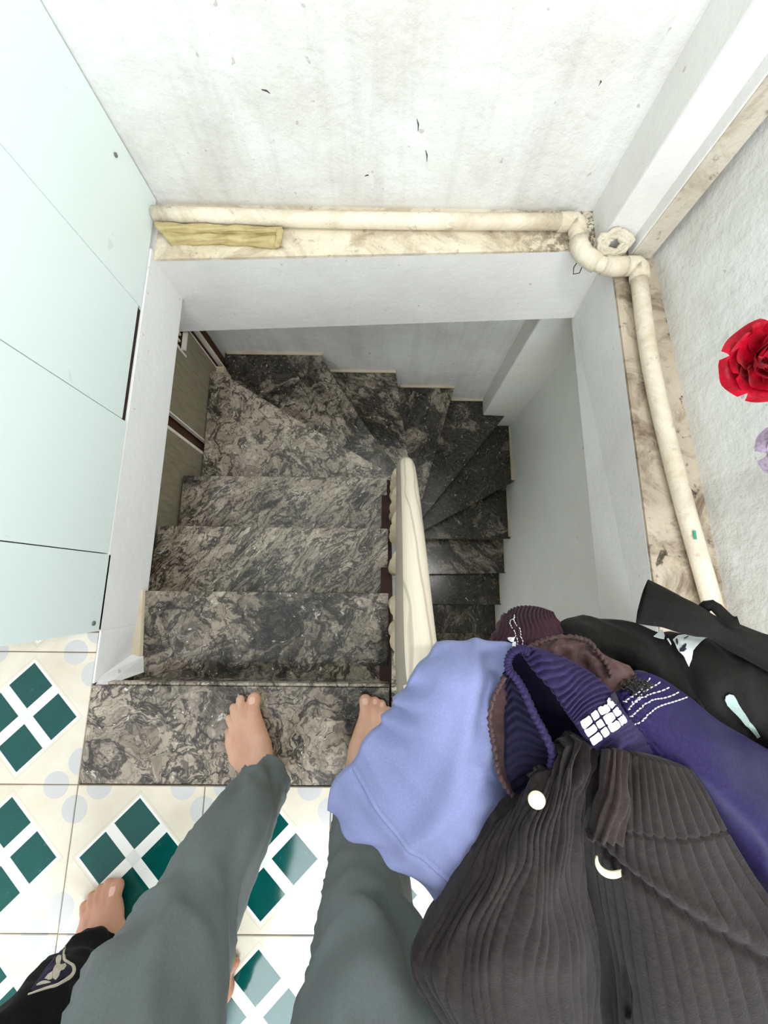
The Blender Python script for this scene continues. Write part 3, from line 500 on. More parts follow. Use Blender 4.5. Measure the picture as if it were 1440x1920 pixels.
'strip': [[(0.3677,-0.1131,0.6007),(0.3661,-0.1086,0.604),(0.3687,-0.1059,0.6061),(0.3729,-0.1067,0.607),(0.3761,-0.1101,0.606),(0.3824,-0.118,0.6019),(0.3942,-0.1289,0.5945),(0.4083,-0.1424,0.5851),(0.4243,-0.1576,0.5747),(0.4245,-0.1601,0.5703),(0.4146,-0.1516,0.5747),(0.3979,-0.138,0.5837),(0.3946,-0.1349,0.5853),(0.3833,-0.1259,0.5904),(0.374,-0.1192,0.5956)]],
'tri': [[(0.1457,-0.0555,0.5746),(0.1521,-0.0533,0.5872),(0.1498,-0.059,0.5879),(0.1472,-0.0586,0.5868)],[(0.1498,-0.059,0.5879),(0.1511,-0.058,0.5913),(0.1503,-0.0632,0.591),(0.1484,-0.0636,0.5877)]],
'st_m': [[(0.1613,-0.0337,0.532),(0.1533,-0.04,0.5669),(0.1524,-0.0467,0.5839),(0.1527,-0.0541,0.5907),(0.1533,-0.0629,0.5928)],[(0.1621,-0.0317,0.5427),(0.1567,-0.0383,0.5721),(0.1575,-0.0452,0.5869),(0.1572,-0.0533,0.5917),(0.1586,-0.0626,0.5946)]],
'st_n': [[(0.2377,-0.1077,0.6373),(0.2536,-0.1035,0.6301),(0.2677,-0.0969,0.6235),(0.2822,-0.0895,0.6146)],[(0.238,-0.113,0.6444),(0.2537,-0.1068,0.6328),(0.27,-0.0995,0.6254),(0.2933,-0.0939,0.613)],[(0.2461,-0.1102,0.6384),(0.2615,-0.105,0.6318),(0.2759,-0.1022,0.6266),(0.3038,-0.0996,0.6108)],[(0.2383,-0.1183,0.6455),(0.2547,-0.1128,0.6393),(0.2707,-0.1074,0.6318),(0.2868,-0.1068,0.6257),(0.3169,-0.1054,0.6057)],[(0.2413,-0.1261,0.6459),(0.2582,-0.1193,0.6399),(0.2749,-0.1129,0.6333),(0.2977,-0.1111,0.6226),(0.3277,-0.1114,0.6024)]],
'snap': (0.143,-0.1864,0.651),
'ring': (0.2135,-0.2445,0.6296),
'seam': [(-0.0301,-0.2049,0.533),(-0.0126,-0.2215,0.5566),(0.0032,-0.2407,0.566),(0.024,-0.2611,0.5696),(0.0466,-0.2786,0.5702),(0.0719,-0.2984,0.5689),(0.0956,-0.3103,0.575)],
'L': {'toes':[((-0.3037,-0.2714,0.018),(-0.2974,-0.3074,0.03),0.017,0.018),((-0.3385,-0.2728,0.014),(-0.3227,-0.3076,0.03),0.0115,0.013),((-0.3542,-0.2913,0.013),(-0.3387,-0.3136,0.03),0.0105,0.012),((-0.3629,-0.3156,0.012),(-0.3449,-0.33,0.03),0.01,0.0115),((-0.3617,-0.3453,0.012),(-0.3494,-0.3608,0.028),0.01,0.012)],'ball':[(-0.2876,-0.3388,0.03),(-0.3122,-0.3383,0.032),(-0.3435,-0.3661,0.026)],'mid':[(-0.2753,-0.3668,0.048),(-0.3075,-0.374,0.038),(-0.3281,-0.3927,0.028)],'ankle':(-0.2588,-0.3857,0.095)},
'R': {'toes':[((-0.0337,-0.2716,0.018),(-0.0326,-0.3052,0.03),0.0155,0.017),((-0.0104,-0.2736,0.014),(-0.011,-0.305,0.03),0.0115,0.013),((0.0065,-0.2798,0.013),(0.0043,-0.3108,0.03),0.0105,0.012),((0.0223,-0.2945,0.012),(0.0171,-0.323,0.028),0.01,0.0115),((0.038,-0.316,0.012),(0.0287,-0.3411,0.026),0.01,0.012)],'ball':[(-0.0333,-0.3368,0.03),(-0.013,-0.3383,0.032),(0.015,-0.361,0.026)],'mid':[(-0.0443,-0.3673,0.048),(-0.0198,-0.3753,0.038),(0.0028,-0.3948,0.028)],'ankle':(-0.0483,-0.3884,0.095)},
'S': {'toes':[((-0.5825,-0.6658,0.018),(-0.5755,-0.6944,0.03),0.0155,0.017),((-0.6034,-0.6622,0.014),(-0.5935,-0.6904,0.03),0.0115,0.013),((-0.6216,-0.6733,0.013),(-0.6069,-0.6945,0.03),0.0105,0.012),((-0.6393,-0.6874,0.012),(-0.6211,-0.702,0.028),0.01,0.0115),((-0.6532,-0.7059,0.012),(-0.6343,-0.7174,0.026),0.01,0.012)],'ball':[(-0.5794,-0.7163,0.03),(-0.5979,-0.7136,0.034),(-0.63,-0.7303,0.026)],'mid':[(-0.5725,-0.7289,0.048),(-0.5973,-0.7368,0.04),(-0.6295,-0.7476,0.028)],'ankle':(-0.5659,-0.7195,0.095)},
'S2': {'off':(0.343,-0.0944,0)},
'legL': [((-0.2583,-0.3879,0.1),0.043),((-0.2534,-0.4115,0.14),0.058),((-0.2613,-0.4428,0.21),0.076),((-0.285,-0.4963,0.335),0.095),((-0.2807,-0.5234,0.445),0.112)],
'legR': [((-0.0479,-0.3916,0.1),0.043),((-0.0422,-0.4153,0.15),0.052),((-0.0296,-0.4448,0.22),0.062),((-0.0179,-0.4726,0.31),0.0735),((-0.0119,-0.487,0.385),0.084),((-0.0052,-0.5053,0.465),0.096)],
'legS': [((-0.5708,-0.7058,0.1),0.047),((-0.561,-0.6953,0.15),0.062),((-0.5411,-0.6758,0.23),0.08),((-0.5131,-0.6433,0.34),0.094)],
'sprint': [[(-0.6161,-0.7086,0.1098),(-0.6203,-0.7134,0.1129),(-0.6004,-0.6898,0.1497),(-0.5741,-0.665,0.2496),(-0.5698,-0.6658,0.2513),(-0.5459,-0.6688,0.2367),(-0.5346,-0.6787,0.2094),(-0.5407,-0.678,0.1964),(-0.5527,-0.6773,0.1871),(-0.5633,-0.6745,0.1876),(-0.5754,-0.6767,0.1753),(-0.5944,-0.6914,0.1441)]],
'sprintw': [[(-0.5856,-0.6756,0.1811),(-0.5932,-0.6841,0.1638),(-0.5803,-0.6768,0.1753),(-0.574,-0.6752,0.1837),(-0.5666,-0.6708,0.1976),(-0.5723,-0.6708,0.1976)],[(-0.5723,-0.6708,0.1976),(-0.5666,-0.6708,0.1976),(-0.5601,-0.6683,0.2027),(-0.5516,-0.6664,0.2151),(-0.5481,-0.668,0.2227),(-0.5478,-0.6683,0.23),(-0.5553,-0.6672,0.2276),(-0.5638,-0.6655,0.2162),(-0.5637,-0.6653,0.2106)],[(-0.5607,-0.668,0.2032),(-0.5599,-0.6732,0.1934),(-0.5523,-0.6711,0.2012),(-0.5485,-0.6675,0.2117),(-0.5516,-0.6664,0.2151)],[(-0.563,-0.6655,0.2173),(-0.5549,-0.6674,0.2292),(-0.5595,-0.6672,0.2314),(-0.5677,-0.6676,0.229),(-0.5677,-0.6669,0.2213)]],
'sprintl': [[(-0.6206,-0.7103,0.1064),(-0.5936,-0.6901,0.1493),(-0.5702,-0.6756,0.181),(-0.5561,-0.6757,0.1892),(-0.5456,-0.6778,0.1926),(-0.5367,-0.6781,0.2042),(-0.5343,-0.6728,0.2206),(-0.5386,-0.6691,0.2345),(-0.5545,-0.6685,0.2426),(-0.5725,-0.6651,0.2565)],[(-0.5717,-0.6655,0.2408),(-0.5647,-0.6672,0.236),(-0.5532,-0.6678,0.2334)]],
'rose': (0.6134,0.3537,0.47),
'mauve': (0.6579,0.2275,0.42)}
# ------------------------------------------------------------------ cloth helpers
from mathutils.bvhtree import BVHTree
V = lambda p: Vector(p)
def mk_cloth(name, c1, c2, rough=.75, sheen=.3, weave=900, bump=.25, sat=None, fuzz=6.0, fleck=.16):
    t = NT(name); v = t.coord()
    c = t.mix(t.ramp(t.noise(v, fuzz, 4, .6, .4), [(.3, 0.0), (.7, 1.0)]), rgb(*c1), rgb(*c2))
    c = t.mix(t.math('MULTIPLY', t.ramp(t.noise(v, weave * .35, 2), [(.4, 0.0), (.65, 1.0)]), fleck), c, rgb(*[min(255, x * 1.45 + 14) for x in c1]))
    t.bump(t.noise(v, weave, 2), bump, .0012)
    return t.out(c, rough, .16, sheen * .5)
M['blue'] = mk_cloth('periwinkle_jersey', (126, 132, 172), (116, 123, 163), .75, .15, 1200, .08, None, 6.0, .05)
M['navy'] = mk_cloth('navy_satin', (32, 22, 72), (24, 16, 58), .5, .15, 700, .12)
M['navy_dark'] = mk_cloth('shaded_navy_inside', (20, 16, 42), (13, 11, 27), .8, .04, 500, .3)  # navy darkened in its colour to stand for shade deep in the waist opening
M['lining'] = mk_cloth('brown_satin_lining', (74, 52, 50), (52, 36, 37), .42, .15, 500, .15)
M['maroon'] = mk_cloth('maroon_cloth', (56, 29, 40), (44, 22, 32), .7, .12, 600, .2)
M['black'] = mk_cloth('black_jersey', (22, 21, 19), (16, 15, 14), .85, .06, 800, .25)
M['cord'] = mk_cloth('charcoal_corduroy', (38, 32, 31), (25, 21, 21), .9, .15, 420, .5)
M['cordband'] = mk_cloth('brown_black_cotton', (50, 41, 39), (36, 29, 29), .85, .15, 420, .5)
M['grey'] = mk_cloth('slate_grey_twill', (104, 112, 112), (94, 101, 99), .85, .15, 900, .2, None, 5.0, .05)
M['navyband'] = mk_cloth('gathered_navy_waistband', (40, 30, 70), (31, 23, 54), .6, .1, 600, .15)
M['blacktrouser'] = mk_cloth('black_cotton', (15, 14, 17), (11, 10, 13), .85, .05, 700, .3)
M['white'] = mk_simple('white_thread', (240, 238, 240), (222, 220, 228), 60, .6)
M['cream'] = mk_simple('cream_snap', (238, 232, 196), (226, 218, 176), 60, .4)
M['printwhite'] = mk_simple('off_white_print', (222, 226, 226), (198, 206, 206), 50, .7)
M['printgrey'] = mk_simple('pale_green_grey_print', (172, 190, 182), (156, 176, 168), 90, .7)
M['printbeige'] = mk_simple('cream_print', (206, 198, 180), (190, 182, 164), 90, .7)
M['printpurple'] = mk_simple('indigo_print', (30, 22, 60), (24, 16, 48), 60, .7)
M['ink'] = mk_simple('dark_ink', (34, 28, 48), (26, 22, 36), 60, .7)
M['fringe'] = mk_simple('charcoal_fringe', (62, 58, 52), (38, 36, 34), 220, .95, .6, 400)

def gsample(g, s, t):
    rows = [cr(r, t) for r in g]; return cr(rows, s)
def cloth(name, key, ns, nt, mat, parent=None, disp=None, tuck=.03, inset=.012, thick=.0014, lift=0.0):
    g = [[V(p) for p in r] for r in D[key]] if isinstance(key, str) else key
    # interpolate across once per row, then along
    cols = [[cr(r, j / nt) for j in range(nt + 1)] for r in g]
    P = [[cr([c[j] for c in cols], i / ns) for j in range(nt + 1)] for i in range(ns + 1)]
    Q = [[None] * (nt + 1) for _ in range(ns + 1)]
    for i in range(ns + 1):
        for j in range(nt + 1):
            a = P[min(i + 1, ns)][j] - P[max(i - 1, 0)][j]; b = P[i][min(j + 1, nt)] - P[i][max(j - 1, 0)]
            n = a.cross(b)
            n = n.normalized() if n.length > 1e-9 else Vector((0, 0, 1))
            if n.z < 0: n = -n
            d = (disp(i / ns, j / nt, P[i][j]) if disp else 0) + lift
            Q[i][j] = P[i][j] + n * d
    bm = bmesh.new(); vs = [[bm.verts.new(p) for p in r] for r in Q]
    for i in range(ns):
        for j in range(nt): bm.faces.new((vs[i][j], vs[i][j + 1], vs[i + 1][j + 1], vs[i + 1][j]))
    if tuck:
        c = sum((p for r in Q for p in r), Vector()) / ((ns + 1) * (nt + 1))
        loop = [(0, j) for j in range(nt)] + [(i, nt) for i in range(ns)] + [(ns, j) for j in range(nt, 0, -1)] + [(i, 0) for i in range(ns, 0, -1)]
        prev = [vs[i][j] for i, j in loop]; m = len(loop)
        for f1, f2 in ((.35, .35), (1.0, 1.0)):
            cur = []
            for (i, j) in loop:
                p = Q[i][j]; w = Vector((c.x - p.x, c.y - p.y, 0)); w = w.normalized() * min(inset, w.length * .4) * (f1 if f1 < 1 else 1)
                if f1 < 1: w = -w * .12
                cur.append(bm.verts.new(p + w + Vector((0, 0, -tuck * f2))))
            for k in range(m): bm.faces.new((prev[k], prev[(k + 1) % m], cur[(k + 1) % m], cur[k]))
            prev = cur
    o = from_bm(name, bm, mat, parent, True)
    if thick:
        md = o.modifiers.new('thickness', 'SOLIDIFY'); md.thickness = thick; md.offset = -1
    return o
def bvh(o):
    me = o.data; return BVHTree.FromPolygons([v.co.copy() for v in me.vertices], [tuple(p.vertices) for p in me.polygons])
def snap_pt(tree, p, off):
    h = tree.ray_cast(Vector((p[0], p[1], p[2] + .2)), Vector((0, 0, -1)))
    if h[0] is None or abs(h[0].z - p[2]) > .09: h = tree.find_nearest(V(p))
    n = h[1] if h[1].z >= -.2 else -h[1]
    return h[0] + n * off
def snap_near(tree, p, off):
    h = tree.find_nearest(V(p)); return h[0] + h[1] * off
def decal(name, polys, tree, mat, parent, off=.0012, snap=snap_pt, cuts=2):
    bm = bmesh.new()
    for poly in polys:
        b2 = bmesh.new(); b2.faces.new([b2.verts.new(p) for p in poly]); bmesh.ops.triangulate(b2, faces=b2.faces)
        bmesh.ops.subdivide_edges(b2, edges=list(b2.edges), cuts=cuts, use_grid_fill=True)
        bmesh.ops.triangulate(b2, faces=b2.faces); mp = {}
        for v in b2.verts: mp[v] = bm.verts.new(snap(tree, v.co, off))
        for f in b2.faces: bm.faces.new([mp[v] for v in f.verts])
        b2.free()
    o = from_bm(name, bm, mat, parent)
    md = o.modifiers.new('thickness', 'SOLIDIFY'); md.thickness = .0006; md.offset = 0
    return o
def stitches(name, paths, tree, parent, mat='white', r=.0007, dash=.0042, gap=.0016, n=80):
    bm = bmesh.new()
    for pth in paths:
        pv = [V(p) for p in pth]; L = sum((b - a).length for a, b in zip(pv, pv[1:])); k = max(2, int(L / (dash + gap)))
        for i in range(k):
            a, b = i / k, (i + dash / (dash + gap)) / k
            tube_bm(bm, [snap_pt(tree, cr(pv, a + (b - a) * q / 2), .0006 + (.0006 if q == 1 else 0)) for q in range(3)], [r * .7, r, r * .7], 6)
    return from_bm(name, bm, mat, parent, True)
nz = lambda p, f, s=0: noise.noise(Vector((p[0] * f + s, p[1] * f - s, p[2] * f * .5)))
sin, cos = math.sin, math.cos
def bumpy(x, c, w): return math.exp(-((x - c) / w) ** 2)

# --- folded rag in front of the pipe
d_rag = lambda s, t, p: .0025 * nz(p, 40) + .0015 * sin(s * 9 + t * 20)
rag = cloth('rag', 'ragA', 14, 50, 'rag', None, d_rag, .012, .003)
tag(rag, 'yellowed folded rag lying on the back ledge in front of the pipe', 'rag')
cloth('lower_fold', 'ragB', 14, 50, 'rag', rag, d_rag, .008, .003); cloth('end_fold', 'ragC', 20, 8, 'rag', rag, d_rag, .008, .002)
# --- periwinkle garment
def d_blue(s, t, p):
    q = p.x * .75 + p.y; r = p.x - p.y * .75
    d = .008 * nz(p, 10, 3) + .005 * (.5 - abs(nz((q, r * .35, 0), 17, 5)) * 2) + .004 * nz((q * 2.2, r * .4, 0), 14, 7)
    d += .009 * bumpy(t, .42 + .25 * s, .07) * (1 - abs(s - .45)) + .007 * bumpy(t, .72 - .2 * s, .06) * bumpy(s, .35, .3)
    e = max(0, 1 - t / .22)
    d += .008 * e * sin(s * 46 + 7 * t + 1.5 * sin(s * 17)) * bumpy(s, .33, .22)
    if s > .7: d += .004 * sin(t * 16 + s * 9) * (s - .7) / .3 - .002 * bumpy(s, .735, .02)
    return d
ob = cloth('periwinkle_shorts', 'blue', 90, 70, 'blue', None, d_blue, .035, .015)
tag(ob, 'periwinkle blue jersey garment with a wide hem, draped over the handrail end', 'shorts')
tr_b = bvh(ob)
sp = [snap_pt(tr_b, cr([V(p) for p in D['seam']], i / 50), .0002) for i in range(51)]
bm = bmesh.new(); tube_bm(bm, sp, (.0034, .0011), 8); from_bm('hem_seam', bm, 'blue', ob, True)

# --- black top with sleeve
def d_blk(s, t, p): return .008 * nz(p, 13, 1) + .004 * (1 - abs(nz((p.x * 1.2 + p.y * .5, p.y - p.x * .3, 0), 22, 4)) * 2.2) + .004 * nz((p.x * .6 + p.y * 1.6, p.x * 1.4 - p.y * .5, 0), 16, 5) + .007 * sin(t * 11 - s * 5) * s
ok = cloth('black_top', 'black', 50, 90, 'black', None, d_blk, .05, .02)
tag(ok, 'black long sleeved top with a white printed patch, heaped beside the right wall', 'top')
tr_k = bvh(ok)
sl = [V(p) for p in D['sleeve']]; RS = [(.0225, .011), (.0195, .013), (.0155, .013), (.0125, .011), (.015, .014), (.019, .018), (.026, .02)]
rs = [Vector((*r, 0)) for r in RS]; n_ = 60
from_bm('sleeve', (lambda b: (tube_bm(b, [cr(sl, i / n_) for i in range(n_ + 1)], [tuple(cr(rs, i / n_)[:2]) for i in range(n_ + 1)], 28, cap=False,
    mod=lambda i, a: 1 + .09 * sin(3 * a + i * .10) + .05 * sin(5 * a - i * .23) + (.10 * max(0, 1 - i / 7) * sin(2 * a + 1))), b)[1])(bmesh.new()), 'black', ok, True)
ok.children[0].modifiers.new('thickness', 'SOLIDIFY').thickness = .0015
bm = bmesh.new(); tube_bm(bm, [cr(sl, .42 + .02 * k) + Vector((.0, .016 + .006 * sin(k * .8), .003 * k)) for k in range(8)], [(.006, .005)] * 8, 10)
from_bm('cuff_loop', bm, 'black', ok, True)
decal('white_print', D['print'], tr_k, 'printwhite', ok, .0032, snap_near, 4)
decal('print_marks', D['printmarks'], tr_k, 'ink', ok, .0044, snap_near)
decal('grey_stripe', D['strip'], tr_k, 'printgrey', ok, .002, snap_near)

# --- maroon shorts
def d_mar(s, t, p): return .0022 * sin(t * 95 + 3 * sin(s * 9)) * (1 - s * .75) + .003 * nz(p, 26)
om = cloth('maroon_shorts', 'maroon', 36, 110, 'maroon', None, d_mar, .03, .012)
tag(om, 'maroon elasticated waistband with white stitching, poking out above the blue garment', 'shorts')
tr_m = bvh(om); stitches('white_stitching', D['st_m'], tr_m, om, r=.00055)
decal('white_emblem', D['tri'], tr_m, 'white', om, .0014)

# --- navy trousers
on = tag(empty('navy_trousers', D['hole'][2][0]), 'navy satin trousers with gathered waistband, white woven label and white stitched lines', 'trousers')
def npart(o):
    o.parent = on; o.data.transform(Matrix.Translation(-on.location)); return o
def d_nav(s, t, p):
    g = max(0, 1 - s / .2)
    return .0055 * nz(p, 12, 2) + .004 * nz((p.x + p.y * 1.5, p.x * .5 - p.y, 0), 17, 9) + .0022 * g * sin(t * 60 + 7 * sin(s * 40)) + .003 * g * nz(p, 60)
w = cloth('trouser_leg', 'navy', 80, 60, 'navy', None, d_nav, .05, .02); tr_n = bvh(w)
stitches('white_stitching', D['st_n'], tr_n, w, r=.00075)
npart(w); w.children[0].data.transform(Matrix.Translation(-on.location))
def d_band(s, t, p): return .0019 * (abs(sin(s * 72 + 2.2 * sin(t * 3 + s * 13) + 1.2 * nz(p, 60, 3))) ** .7 * 2 - 1) * (1 if s < .55 else .35) * (1 - .4 * bumpy(s, .62, .1)) + .002 * nz(p, 70) * (s > .78)
b = cloth('waistband', 'band', 150, 22, 'navyband', None, d_band, .02, .008); tr_w = bvh(b)
lb = decal('waist_label', D['label'], tr_w, 'white', b, .0022, snap_near, cuts=2); decal('label_lettering', D['marks'], tr_w, 'ink', b, .0034, snap_near, cuts=1)
npart(b); [c.data.transform(Matrix.Translation(-on.location)) for c in b.children]
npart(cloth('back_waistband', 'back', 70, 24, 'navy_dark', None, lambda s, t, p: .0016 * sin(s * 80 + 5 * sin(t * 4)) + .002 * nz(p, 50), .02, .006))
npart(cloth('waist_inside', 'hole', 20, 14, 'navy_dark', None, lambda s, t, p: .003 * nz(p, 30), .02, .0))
rp = [V(p) for p in D['rim']]
bm = bmesh.new(); tube_bm(bm, [cr(rp, i / 160) for i in range(161)], [.0036] * 161, 12, mod=lambda i, a: 1 + .2 * sin(i * 1.25 + a * 1.6))
npart(from_bm('waistband_rim', bm, 'navyband', None, True))
npart(cloth('lining', 'lin', 30, 50, 'lining', None, lambda s, t, p: .003 * nz(p, 40) + .002 * sin(t * 25 + s * 6), .02, .008))
npart(cloth('lining', 'linl', 50, 10, 'lining', None, lambda s, t, p: .003 * nz(p, 45, 4), .015, .004))
for k in ('frill1', 'frill2'):
    fp = [V(p) for p in D[k]]; bm = bmesh.new()
    tube_bm(bm, [cr(fp, i / 120) + Vector((0, 0, .001 * sin(i * .9))) for i in range(121)], [.0022] * 121, 8, mod=lambda i, a: 1 + .35 * sin(i * .95 + a))
    npart(from_bm('lining_frill', bm, 'lining', None, True))
bm = bmesh.new(); fc = V(D['lin'][1][5])
for k in range(90):
    a = random.uniform(0, 6.28); q = fc + Vector((-.004 + .016 * cos(a) * random.random(), -.003 + .009 * sin(a) * random.random(), .004))
    tube_bm(bm, [q, q + Vector((random.uniform(-.004, .006), random.uniform(-.004, .005), random.uniform(.001, .006)))], [.0009, .0004], 4)
npart(from_bm('frayed_edge', bm, 'fringe', None, True))['kind'] = 'stuff'

# --- corduroy trousers
def rib(x): return abs(sin(x)) ** .5
def d_cord(s, t, p):
    amp = .0036 * (1 - .6 * bumpy(s, 0, .08)); lft = t < 4 / 7
    ph = t * 102 + (2.8 * nz((s * 4.5, t * 9, 0), 1.3, 2) if lft else .35 * nz((s * 4, t * 5, 0), 1, 4))
    d = amp * rib(ph) * (.45 + .8 * max(0, .5 + nz((s * 2.4, t * 7, 0), 2.2, 8)) if lft else .9)
    d += .004 * nz(p, 14, 6)
    if s > .08 and t > .56: d += -.002 * bumpy(s, .29, .006)
    g = bumpy(s, .05, .11) * bumpy(t, .42, .2)
    d += .007 * g * sin(t * 78 + 5 * sin(s * 12))
    if lft: d += .006 * nz((s * 5, t * 14, 0), 1.0, 11)
    d -= .016 * bumpy(t, .535 + .03 * s, .022) * min(1, max(0, (s - .25) * 4))
    if t > .62:
        f = (t - .62) / .38; d += -.006 * bumpy(s, .38 + .32 * f, .018) + .004 * bumpy(s, .33 + .32 * f, .03)
    return d
oc = cloth('corduroy_trousers', 'cord', 150, 340, 'cord', None, d_cord, .05, .02)
tag(oc, 'black ribbed corduroy trousers with gathered waist and cream snap, nearest on the clothes heap', 'trousers')
tr_c = bvh(oc)
w = cloth('waist_tab', 'tab', 50, 30, 'cordband', oc, lambda s, t, p: .0035 * nz((p.x, p.y * .6, 0), 60, 2) + .002 * sin(t * 22 + 5 * s), .012, .003)
def disc(name, p, r, mat, parent, tree, tilt=(0, 0, 0)):
    o = lathe(name, [(r * .96, 0), (r, .0008), (r * .92, .0022), (r * .5, .0026), (.0002, .0027)], mat, None, 24); o.parent = parent
    h = tree.find_nearest(V(p)); n = h[1] if h[1].z > 0 else -h[1]; n = (n + Vector((0, 0, 1.2))).normalized()
    o.location = h[0] + n * .0022; o.rotation_euler = n.to_track_quat('Z', 'Y').to_euler(); return o
disc('snap_button', D['snap'], .0077, 'cream', oc, tr_c, (R(8), R(-24), 0))['label'] = 'cream round snap button'
rc = V(D['ring']); bm = bmesh.new()
AR = [math.pi * (.93 + 1.15 * k / 40) for k in range(41)]
tube_bm(bm, [rc + Vector((.0145 * cos(a), .0135 * sin(a) + .004, .0105 + .002 * sin(a))) for a in AR], [(.0007 + .0027 * sin(math.pi * k / 40) ** .8, .0013) for k in range(41)], 10)
o = from_bm('waist_ring', bm, 'cream', oc, True); o['label'] = 'cream ring'

# ------------------------------------------------------------------ people: bare feet and trousered legs
def mk_skin(name, c1, c2):
    t = NT(name); v = t.coord()
    c = t.mix(t.ramp(t.noise(v, 18, 4, .6), [(.3, 0.0), (.7, 1.0)]), rgb(*c1), rgb(*c2))
    t.b.inputs['Subsurface Weight'].default_value = .12; t.b.inputs['Subsurface Radius'].default_value = (.01, .004, .002); t.b.inputs['Subsurface Scale'].default_value = .4
    t.bump(t.noise(v, 160, 3), .12, .002)
    return t.out(c, .5, .4)
M['skin'] = mk_skin('warm_skin', (216, 172, 146), (202, 152, 126))
M['skin2'] = mk_skin('tan_skin', (206, 156, 128), (190, 136, 110))
M['nail'] = mk_simple('toenail', (232, 190, 170), (224, 178, 160), 30, .3)
def capsule(bm, a, b, ra, rb, seg=14, flat=1.0):
    a, b = V(a), V(b); d = (b - a); L = d.length; d = d.normalized() if L > 1e-6 else Vector((0, 0, 1)); pts, rad = [], []
    for k in range(6): th = math.pi / 2 * (1 - k / 5.0); pts.append(a - d * ra * sin(th)); rad.append(max(.0004, ra * cos(th)))
    for k in range(1, 6): pts.append(a + (b - a) * k / 6); rad.append(ra + (rb - ra) * k / 6)
    for k in range(6): th = math.pi / 2 * k / 5.0; pts.append(b + d * rb * sin(th)); rad.append(max(.0004, rb * cos(th)))
    tube_bm(bm, pts, [(r, r * flat) for r in rad], seg)
def foot(bm, f, off=(0, 0, 0)):
    o = V(off); q = lambda p: V(p) + o
    mids = f['mid']; ank = V(f['ankle']) + Vector((0, -.035, 0)) + o; heel = Vector((ank.x + (ank.x - (f['ball'][1][0] + o.x)) * .25, ank.y - .055, .034))
    for i, (tip, base, rt, rb) in enumerate(f['toes']):
        tip, base = q(tip), q(base); tip.z = rt * .95 + .001; base.z = .024 + (.004 if i < 3 else 0)
        knee = tip.lerp(base, .5) + Vector((0, 0, .006))
        capsule(bm, tip, knee, rt * (1.0 if i == 0 else .96), rt * .88); capsule(bm, knee, base, rt * .88, rb)
        m = q(mids[0 if i < 2 else (1 if i < 3 else 2)]); k = q(f['ball'][0 if i == 0 else (1 if i < 3 else 2)])
        k = Vector((base.x * .6 + k.x * .4, base.y * .4 + k.y * .6, .029 - .002 * i)); capsule(bm, base, k, rb, .021 - .001 * i); capsule(bm, k, Vector((m.x, m.y, m.z - .008)), .022 - .001 * i, .026)
    for m in mids: capsule(bm, Vector((q(m).x, q(m).y, q(m).z - .010)), ank + Vector((0, 0, -.03)), .026, .03)
    for m in mids[1:]: capsule(bm, Vector((q(m).x, q(m).y, .022)), heel + Vector((0, 0, -.006)), .021, .026)
    capsule(bm, heel, ank + Vector((0, -.004, .0)), .031, .031)
    return ank
def person(name, feet, legs, hips, skin, nails):
    bm = bmesh.new()
    for (f, off), (kn, hp) in zip(feet, zip(legs, hips)):
        a = foot(bm, f, off); capsule(bm, a, a.lerp(V(kn), .45) + Vector((0, .006, 0)), .030, .038); capsule(bm, a.lerp(V(kn), .45) + Vector((0, .006, 0)), kn, .038, .045); capsule(bm, kn, hp, .045, .065)
    capsule(bm, hips[0], hips[1], .085, .085); mid = (V(hips[0]) + V(hips[1])) / 2
    capsule(bm, mid, mid + Vector((0, 0, .16)), .11, .105, 18)
    bmesh.ops.recalc_face_normals(bm, faces=bm.faces); me = bpy.data.meshes.new(name); bm.to_mesh(me); bm.free()
    tmp = bpy.data.objects.new('tmp_body', me); COL.objects.link(tmp)
    md = tmp.modifiers.new('r', 'REMESH'); md.mode = 'VOXEL'; md.voxel_size = .0032
    sm = tmp.modifiers.new('s', 'SMOOTH'); sm.factor = .5; sm.iterations = 6
    me2 = bpy.data.meshes.new_from_object(tmp.evaluated_get(bpy.context.evaluated_depsgraph_get()))
    bpy.data.objects.remove(tmp); me2.name = name
    for v in me2.vertices:
        if v.co.z < .0008: v.co.z = .0008
    o = link(name, me2, skin, None, True)
    tree = bvh(o)
    for (f, off), kk in zip(feet, nails):
        for i in range(kk):
            tip, base, rt, rb = f['toes'][i]; t_ = V(tip) + V(off); b_ = V(base) + V(off); d = (t_ - b_); d.z = 0; d.normalize()
            c = t_ + d * rt * .1; bm = bmesh.new(); sd = Vector((-d.y, d.x, 0)); rows = []
            for r in range(5):
                u = -1 + r * .5; ww = rt * .42 * math.sqrt(max(.15, 1 - (u * .75) ** 2))
                rows.append([bm.verts.new(snap_pt(tree, c + d * (u * rt * .42) + sd * (ww * x) + Vector((0, 0, rt)), .0009)) for x in (-1, -.5, 0, .5, 1)])
            for r1, r2 in zip(rows, rows[1:]):
                for x in range(4): bm.faces.new((r1[x], r1[x + 1], r2[x + 1], r2[x]))
            from_bm('toenail', bm, 'nail', o, True)
    return o
